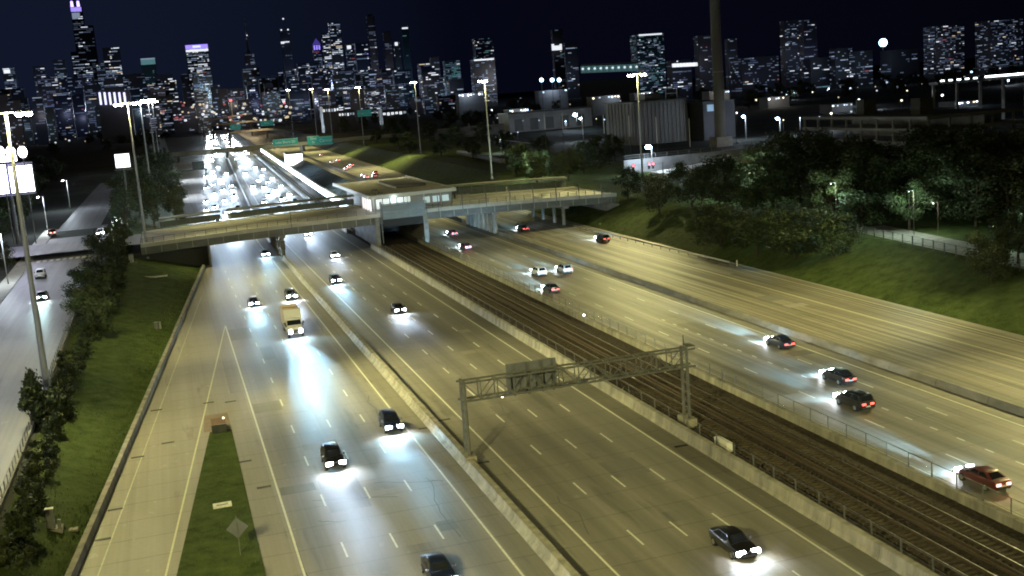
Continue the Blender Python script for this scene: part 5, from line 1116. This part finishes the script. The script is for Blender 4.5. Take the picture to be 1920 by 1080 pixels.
# ------------------------------------------------------------------ skyline
WIN = [emit('lit window bright', (.86, .92, 1), 1.0), emit('lit window pale', (.60, .74, 1), .32), emit('lit window dim', (.52, .66, 1), .11), emit('lit window faint', (.45, .56, .9), .06), emit('lit window warm', (1, .80, .55), .7), emit('lit window purple', (.30, .22, 1), 1.4), emit('lit window teal', (.35, .8, .85), .16), emit('lit window red', (1, .25, .3), .25)]
M_FAC = [mat('dark tower facade', (.045, .05, .065), .5, var=.2, scale=.02), mat('blue glass facade', (.035, .05, .085), .3), mat('stone facade', (.10, .095, .09), .7, var=.2, scale=.02), mat('teal glass facade', (.03, .07, .08), .3)]
def windows(mb, x0, x1, y0, z0, z1, face, cw, ch, dens, bright, rows):
    """lit window panes proud of the facade; face 's' = south (-y), 'w' = west (-x)"""
    nx = max(1, int((x1-x0)/cw)); nz = max(1, int((z1-z0)/ch)); px, pz = (x1-x0)/nx, (z1-z0)/nz
    for r in range(nz):
        rowf = R(); full = rowf < rows; pr = dens*(.3+1.4*R())
        i = 0
        while i < nx:
            run_ = 1
            if full or R() < pr:
                run_ = random.choice((1, 1, 2, 3)) if not full else random.choice((2, 3, 5))
                run_ = min(run_, nx-i); a = x0+px*(i+.14); b = x0+px*(i+run_-.14); zc = z0+pz*(r+.25); zt = z0+pz*(r+U(.6, .82))
                mb.m = random.choices(range(8), bright)[0]
                if face == 's': mb.quad((a, y0-.35, zc), (b, y0-.35, zc), (b, y0-.35, zt), (a, y0-.35, zt))
                else: mb.quad((y0-.35, b, zc), (y0-.35, a, zc), (y0-.35, a, zt), (y0-.35, b, zt))
            i += run_
B_STD = (1.6, 4, 7, 10, .8, 0, .3, .2); B_BR = (6, 5, 3, 2, 1, 0, 0, 0); B_DIM = (.3, 1.5, 6, 9, .5, 0, .3, .3); B_TEAL = (.5, 1, 3, 3, 0, 0, 8, 0); B_BLUE = (1.5, 2, 3, 2, .3, .7, 1, 0); B_OFF = (0, 0, 1, 5, 0, 0, 0, 0)
def tower(label, u0, u1, v, D, fac=0, dens=.2, bright=B_STD, rows=.04, group=None, cell=(3.4, 2.7), top=None, name='tower', setback=None):
    um = (u0+u1)/2; c = atD(um, v, D); b = math.atan2(c.x, c.y); wpx = (u1-u0)*D/F_PX; wd = wpx/(math.cos(b)+.55*abs(math.sin(b))); dp = max(wd*.55, 12); H = c.z-5
    t = thing(name, label, 'tower' if H > 60 else 'building', (c.x, c.y, 5), 0, group)
    body = MB(); body.box(-wd/2, wd/2, 0, dp, 0, H); body.obj('body', M_FAC[fac], t)
    pw, ph = cell[0]*D/F_PX, cell[1]*D/F_PX
    wn = MB(); windows(wn, -wd/2+.5, wd/2-.5, 0, H*.06, H-.4, 's', pw, ph, dens, bright, rows)
    if b > .12: windows(wn, .5, dp-.5, -wd/2, H*.06, H-.4, 'w', pw*1.2, ph, dens*.9, bright, rows)
    if wn.v: wn.obj('lit_window', WIN, t, kind='stuff')
    if random.random() < .9:
        lamp(t, (U(-.4, .4)*wd, -30-H*.25, min(U(8, 24)+H*.3, 90)), 4500*(D/2500)**1.2*(1+H/120)**2, random.choice(((.62, .74, 1), (.55, .6, 1), (.9, .85, 1), (.6, .85, 1))), 2.0, 'facade_fill_light')  # bodiless fill light added to brighten the facade
    k = D/F_PX
    if top == 'band': MB().box(-wd*.46, wd*.46, -.8, -.4, H-3*k, H-.5*k).obj('crown_light', WIN[0], t)
    if top == 'purple': MB().box(-wd*.5, wd*.5, -.9, -.5, H-4*k, H+3*k).obj('crown_light', WIN[5], t); MB().box(-wd*.5, wd*.5, -1.3, -1, H-9*k, H-5*k).obj('crown_light', WIN[0], t); MB().box(-wd*.18, wd*.18, -1.3, -1, H-2*k, H+1.5*k).obj('crown_light', WIN[0], t)
    if top == 'teal': MB().box(-wd*.48, wd*.48, -.8, -.4, H-12*k, H-1*k).obj('crown_light', WIN[6], t); MB().box(-wd*.48, wd*.48, -1.2, -.9, H-3*k, H-1*k).obj('crown_light', WIN[1], t)
    if top == 'line': MB().box(-wd*.42, wd*.42, -.8, -.4, H-3*k, H-.4*k).obj('crown_light', WIN[0], t)
    if top == 'spire': MB().cyl((0, dp/2, H), (0, dp/2, H+30*k), 2.2*k, .5*k, 8).obj('spire', M_FAC[2], t); MB().sphere((0, dp/2, H+30*k), 1.1*k).obj('beacon', WIN[0], t)
    if top == 'pyramid': MB().add([(-wd/2, 0, H), (wd/2, 0, H), (wd/2, dp, H), (-wd/2, dp, H), (0, dp/2, H+12*k)], [(0, 1, 4), (1, 2, 4), (2, 3, 4), (3, 0, 4)]).obj('pyramid_roof', emit('violet roof', (.09, .06, .40), .55), t); [MB().box(-wd*.4+i*wd*.3, -wd*.25+i*wd*.3, -.8, -.4, H-9*k, H-1*k).obj('crown_light', WIN[5], t) for i in range(3)]
    if top == 'block': MB().box(-wd*.4, wd*.1, -.8, -.4, H-9*k, H-3*k).obj('crown_light', WIN[0], t)
    if top == 'plant': MB().box(-wd*.25, wd*.25, dp*.2, dp*.8, H, H+4*k).obj('roof_plant', M_FAC[0], t)
    return t
# tallest tower: stepped tubes with two masts
D = 4700; k = D/F_PX; c = atD(155, 100, D); wt = thing('tower', 'tallest stepped dark tower with violet lit masts at the upper left', 'tower', (c.x, c.y, 5))
for (u0, u1, v, yy) in ((132, 179, 96, 0), (136, 174, 48, 6), (131, 153, 12, 12)):
    a = atD(u0, v, D).x-c.x; b = atD(u1, v, D).x-c.x; H = atD((u0+u1)/2, v, D).z-5
    MB().box(a, b, yy, 70-yy*2, 0, H).obj('tube', M_FAC[0], wt); wn = MB(); windows(wn, a+1, b-1, yy, H*.2 if v > 90 else H*.72, H-2, 's', 3.6*k, 2.8*k, .3 if v != 12 else .2, (3, 5, 6, 6, 0, 0, 0, 0), .08)
    wn.obj('lit_window', WIN, wt, kind='stuff')
H = atD(142, 12, D).z-5; xa = atD(134, 10, D).x-c.x; xbq = atD(146, 10, D).x-c.x
for x in (xa, xbq): MB().cyl((x, 30, H), (x, 30, H+22), 2.6*k, 2.0*k, 10).obj('mast_base', emit('violet mast', (.55, .42, 1), 2.6), wt); MB().cyl((x, 30, H+22), (x, 30, H+85), 1.0*k, .4*k, 8).obj('mast', emit('violet mast top', (.3, .25, .9), .8), wt)
MB().box(atD(132, 16, D).x-c.x, atD(152, 16, D).x-c.x, 10.5, 11.2, H-8*k, H-2).obj('crown_light', WIN[5], wt); MB().box(atD(134, 25, D).x-c.x, atD(149, 25, D).x-c.x, 10.9, 11.3, H-19*k, H-10*k).obj('sky_deck_light', WIN[1], wt)
tower('slim tower with whole white lit floors right of the tallest tower', 193, 222, 89, 4300, 0, .12, B_BR, .38)
tower('tower topped by a teal lit box left of centre', 264, 289, 108, 4200, 3, .12, B_DIM, .05, top='teal')
tower('broad bright tower with violet crown on the left half of the skyline', 349, 388, 87, 4000, 0, .45, B_BR, .12, top='purple')
tower('low dark tower beneath a very thin tall spire', 458, 476, 98, 4600, 0, .15, B_STD, .05, top='spire')
q = atD(466, 98, 4600); sp = thing('spire_mast', 'very thin tall unlit spire rising left of the white banded tower', 'mast', (q.x, q.y+20, 5)); MB().cyl((0, 0, 0), (0, 0, atD(465, 34, 4600).z-5), 5, 2.4, 8).obj('mast', mat('dull spire', (.22, .26, .26), .6), sp); MB().sphere((0, -4, atD(466, 72, 4600).z-5), 3).obj('beacon', WIN[2], sp)
tower('slender tower with a bright white band and two roof beacons', 525, 543, 56, 4600, 1, .06, B_DIM, .03)
q = atD(534, 78, 4590); sp = thing('sky_lobby_light', 'bright white band of light near the top of the slender beacon tower', 'lights', (q.x, q.y-6, q.z)); MB().box(-16, 17, -.3, .3, -4, 0).box(-16, -3, -.3, .3, -8, -4.01).obj('light_band', WIN[0], sp)
q = atD(534, 57, 4590); sp = thing('roof_beacons', 'pair of white roof beacons with a lone lamp above on the slender tower', 'beacon', (q.x, q.y-5, q.z)); [MB().sphere((x, 0, z), 3.2).obj('beacon', WIN[0], sp) for x, z in ((-14, 2), (12, 2), (-2, 44))]; MB().cyl((-2, 0, 0), (-2, 0, 44), .8, .4, 6).obj('mast', M_FAC[2], sp)
tower('violet pyramid roofed tower left of the brightest tower cluster', 586, 602, 84, 4300, 1, .3, B_STD, .05, top='pyramid')
tower('tall tower crowded with bright window lights left of centre', 616, 638, 42, 4300, 0, .55, B_BR, .12)
tower('lower shoulder tower full of white windows beside the crowded bright one', 603, 618, 62, 4250, 0, .45, B_BR, .05)
tower('thin dark tower with pinnacle lamps and one bright corner', 687, 702, 30, 4700, 0, .10, B_STD, .03, top='plant')
tower('slab tower with a white block of light at its left top', 648, 664, 82, 4200, 0, .2, B_STD, .05, top='block')
tower('navy glass tower with a pale rim beside the white block', 665, 690, 80, 4100, 1, .12, B_BLUE, .06)
tower('tower with one glaring square light left of the teal slab', 738, 750, 76, 4300, 0, .12, B_STD, .03, top='block')
tower('dark teal slab with a white line at its roof', 752, 766, 51, 4100, 3, .03, B_TEAL, .0, top='line')
tower('twin dim tower between the pinnacle tower and the teal slab', 718, 733, 58, 4600, 0, .08, B_STD, .02)
tower('teal glowing block at the right end of the dense skyline', 832, 864, 113, 3000, 3, .5, B_TEAL, .1)
tower('blue lit tower standing apart with bright corners right of the dense skyline', 888, 927, 71, 2600, 1, .2, B_BLUE, .06, top='purple' if False else None)
tower('pale banded podium below the blue lit tower', 884, 930, 110, 2560, 2, .16, B_DIM, .1, top='band')
tower('narrow tower with a bright wavy sign light between the floodlights and blue tower', 1034, 1056, 55, 2600, 0, .06, B_STD, .03, top=None)
tower('dim narrow tower stuck to the right of the wavy sign tower', 1057, 1084, 80, 2700, 0, .1, B_STD, .03)
q = atD(1043, 90, 2580); sp = thing('roof_sign', 'bright jagged white sign light on the narrow tower', 'sign light', (q.x, q.y-4, q.z)); MB().box(-12, 12, -.3, .3, -5, 5).box(-12, -6, -.3, .3, 5.01, 9).box(7, 12, -.3, .3, 5.01, 8).obj('light', WIN[0], sp)
tower('teal fronted slab tower with a pale roof line on the right', 1188, 1250, 63, 1900, 3, .34, (1.5, 2, 4, 3, 0, 0, 5, 0), .03, top='line')
tower('dark twin apartment slab left of the smokestack', 1305, 1342, 66, 2100, 0, .10, B_STD, .0)
tower('dark apartment slab right of the smokestack', 1362, 1384, 72, 2150, 0, .10, B_STD, .0)
tower('tall dark apartment tower with dotted windows right of the smokestack', 1467, 1500, 38, 2000, 0, .14, B_STD, .0)
tower('tall dark apartment tower whose top corner windows are lit', 1503, 1534, 36, 2050, 0, .12, B_STD, .0)
tower('wide apartment tower full of white windows left of the one at the right edge', 1748, 1814, 47, 1900, 0, .30, B_STD, .0)
tower('wide apartment tower at the right edge of the skyline', 1850, 1925, 36, 1900, 0, .28, B_STD, .0)
for (u0, u1, v, lab) in ((1382, 1468, 106, 'low white lit office row right of the smokestack'), (1515, 1560, 108, 'low lit block below the apartment towers on the right'), (1562, 1602, 90, 'low bright office block left of the dazzling floodlight'), (1600, 1640, 95, 'low dim block just left of the dazzling floodlight'), (1255, 1300, 112, 'low block with a bright canopy row below the teal fronted slab'), (1665, 1730, 92, 'faint low block right of the dazzling floodlight')):
    tower(lab, u0, u1, v, 1500, 0,   .2 if u0 < 1650 else .06, B_STD if u0 < 1650 else B_DIM, .08, cell=(4, 3.6), name='office_block')
t = thing('stadium', 'long curved stadium rim with a row of bright lights', 'stadium', (0, 0, 0)); pr = None
for k in range(19):
    u = 1092+k*5.6; v = 128-k*.22; q = atD(u, v, 1700); MB().box(q.x-2.6, q.x+2.6, q.y-1, q.y, q.z-7, q.z+3).obj('facade_panel', emit('stadium wall', (.3, .6, .62), .10), t)
    if k % 2 == 0: MB().sphere((q.x, q.y-1.5, q.z-1), 1.6).obj('rim_lamp', WIN[0], t)
a = atD(1090, 122, 1705); b = atD(1196, 117, 1705); MB().bar(a, b, 6, 2.2).obj('roof', mat('stadium roof', (.2, .22, .22), .7), t); MB().bar((a.x, a.y+8, 5), (b.x, b.y+8, 5), 6, 70).obj('bowl', M_FAC[0], t)
t = thing('lit_canopy', 'short row of bright canopy lights between the teal fronted slab and the smokestack', 'lights', (0, 0, 0))
for k in range(8): q = atD(1263+k*6, 123-k*.3, 1440); MB().box(q.x-2, q.x+2, q.y-.3, q.y+.3, q.z-2, q.z+2.4).obj('light_panel', WIN[0], t)
# the dense mid-rise mass: individually placed blocks
MASS = {'left': 'mid rise block with scattered lit windows around the foot of the tallest tower', 'mid': 'mid rise block with scattered lit windows in the middle of the dense skyline', 'right': 'mid rise block with scattered lit windows near the right end of the dense skyline'}
rr = random.Random(3)
def mass(n, ua, ub, va, vb, Da, Db, row):
    made = []
    for i in range(n):
        u = rr.uniform(ua, ub); wpx = rr.uniform(14, 40); v = rr.uniform(va, vb)-.04*(u-299); D_ = rr.uniform(Da, Db); g = 'left' if u < 260 else 'mid' if u < 640 else 'right'
        made.append((u, tower(MASS[g], u-wpx/2, u+wpx/2, v, D_, rr.choice((0, 0, 1, 2)), rr.uniform(.08, .34), rr.choice((B_STD, B_STD, B_STD, B_DIM, B_BR)), rr.choice((0, .03, .10)), 'mid rise blocks of the skyline, '+g, (rr.uniform(2.4, 5.5), rr.uniform(2.1, 4.0)), name='mid_rise_block'), wpx))
    made.sort(key=lambda q: q[0])
    for i, (u, t, wpx) in enumerate(made): t['label'] = '%s window dotted mid rise, %s from the left in the skyline %s row' % ('slim' if wpx < 22 else 'wide' if wpx > 32 else 'medium', nth(i+1), row); t['group'] = 'mid rise blocks of the skyline %s row' % row
mass(26, 60, 880, 128, 150, 3200, 4200, 'back'); mass(34, -10, 900, 148, 175, 2500, 3300, 'middle'); mass(30, -10, 860, 170, 205, 1900, 2500, 'front')
for (u0, u1, v, lab) in ((62, 82, 124, 'small banded tower standing left of the tallest tower'), (100, 120, 112, 'stepped tower close on the left of the tallest tower'), (5, 26, 127, 'dark tower with one glaring lamp at the upper left edge'), (180, 195, 118, 'low tower between the tallest tower and the white floored one')):
    tower(lab, u0, u1, v, 3600, 0, .32, B_STD, .1, top='block' if u0 == 5 else None)
tower('long low hall with tall white glowing windows behind the pole cluster', 184, 240, 172, 1500, 0, .0, B_OFF, 0, name='lit_hall')
for k in range(6): q = atD(188+k*9.2, 184, 1490); t = tag(MB().box(q.x-1.2, q.x+1.2, q.y-1, q.y-.5, q.z-8, q.z+7).obj('lit_window_bay', emit('hall window', (.70, .70, 1), 1.6)), 'tall white window bay of the long low hall behind the pole cluster', 'window light', 'window bays of the lit hall')
# point lamps scattered through the dark districts
me_pl = {}
for k in range(230):
    u = U(-5, 900) if k < 120 else U(600, 1915); hz = 221-.077*(u-299); v = hz+(U(-6, 34) if u < 900 else U(4, 60)); 
    zz = U(9, 13); 
    if v < hz+8: v = hz+8
    p = G(u, v, zz)
    if p.y < 420 or p.y > 5000: continue
    D_ = math.hypot(p.x, p.y); r = D_/F_PX*random.choice((.7, .9, 1.2, 1.6)); mm = random.choice((WIN[0], WIN[0], WIN[1], WIN[4]))
    t = thing('far_street_lamp', 'tiny distant street lamp on the left half of the far city' if u < 640 else 'tiny distant street lamp in the dark tree cover on the right' if u > 960 else 'tiny distant street lamp in the middle of the far city', 'street lamp', (p.x, p.y, 5), 0, 'distant street lamps')
    MB().cyl((0, 0, 0), (0, 0, zz-5), .12*D_/800, .08*D_/800, 5).obj('pole', M_STEELD, t); MB().sphere((0, 0, zz-5), r, 6, 4).obj('lamp', mm, t)
for k in range(80):
    u = U(290, 560); v = U(190, 230); p = atD(u, v, U(1700, 1880)); q = tag(MB().sphere(p, U(1.2, 2.6), 6, 4).obj('far_lamp', random.choice((WIN[0], WIN[1], WIN[4], WIN[7]))), 'small lamp of the busy interchange at the far end of the highway', 'lamp', 'lamps of the far interchange')
for (u, v, w_, lab) in ((620, 204, 30, 'white lit shop front strip left of the teal sign'), (740, 210, 46, 'row of white lit windows right of the teal sign'), (650, 212, 30, 'lit low building beside the teal sign'), (690, 262, 40, 'white lit awning among the trees beyond the station')):
    q = atD(u, v, 1200); k = 1200/F_PX; t = thing('lit_building', lab, 'building', (q.x, q.y, 5)); H = q.z-5; MB().box(-w_*k/2, w_*k/2, 0, 20, 0, H+3).obj('wall', M_FAC[0], t)
    for i in range(6): MB().box(-w_*k/2+i*w_*k/6+.5, -w_*k/2+(i+.75)*w_*k/6, -.4, -.003, H-3.5*k*U(1, 1.6), H).obj('window', WIN[random.choice((0, 0, 1))], t)
# sky dome is the world itself; far ridge of darkness is the ground sheet
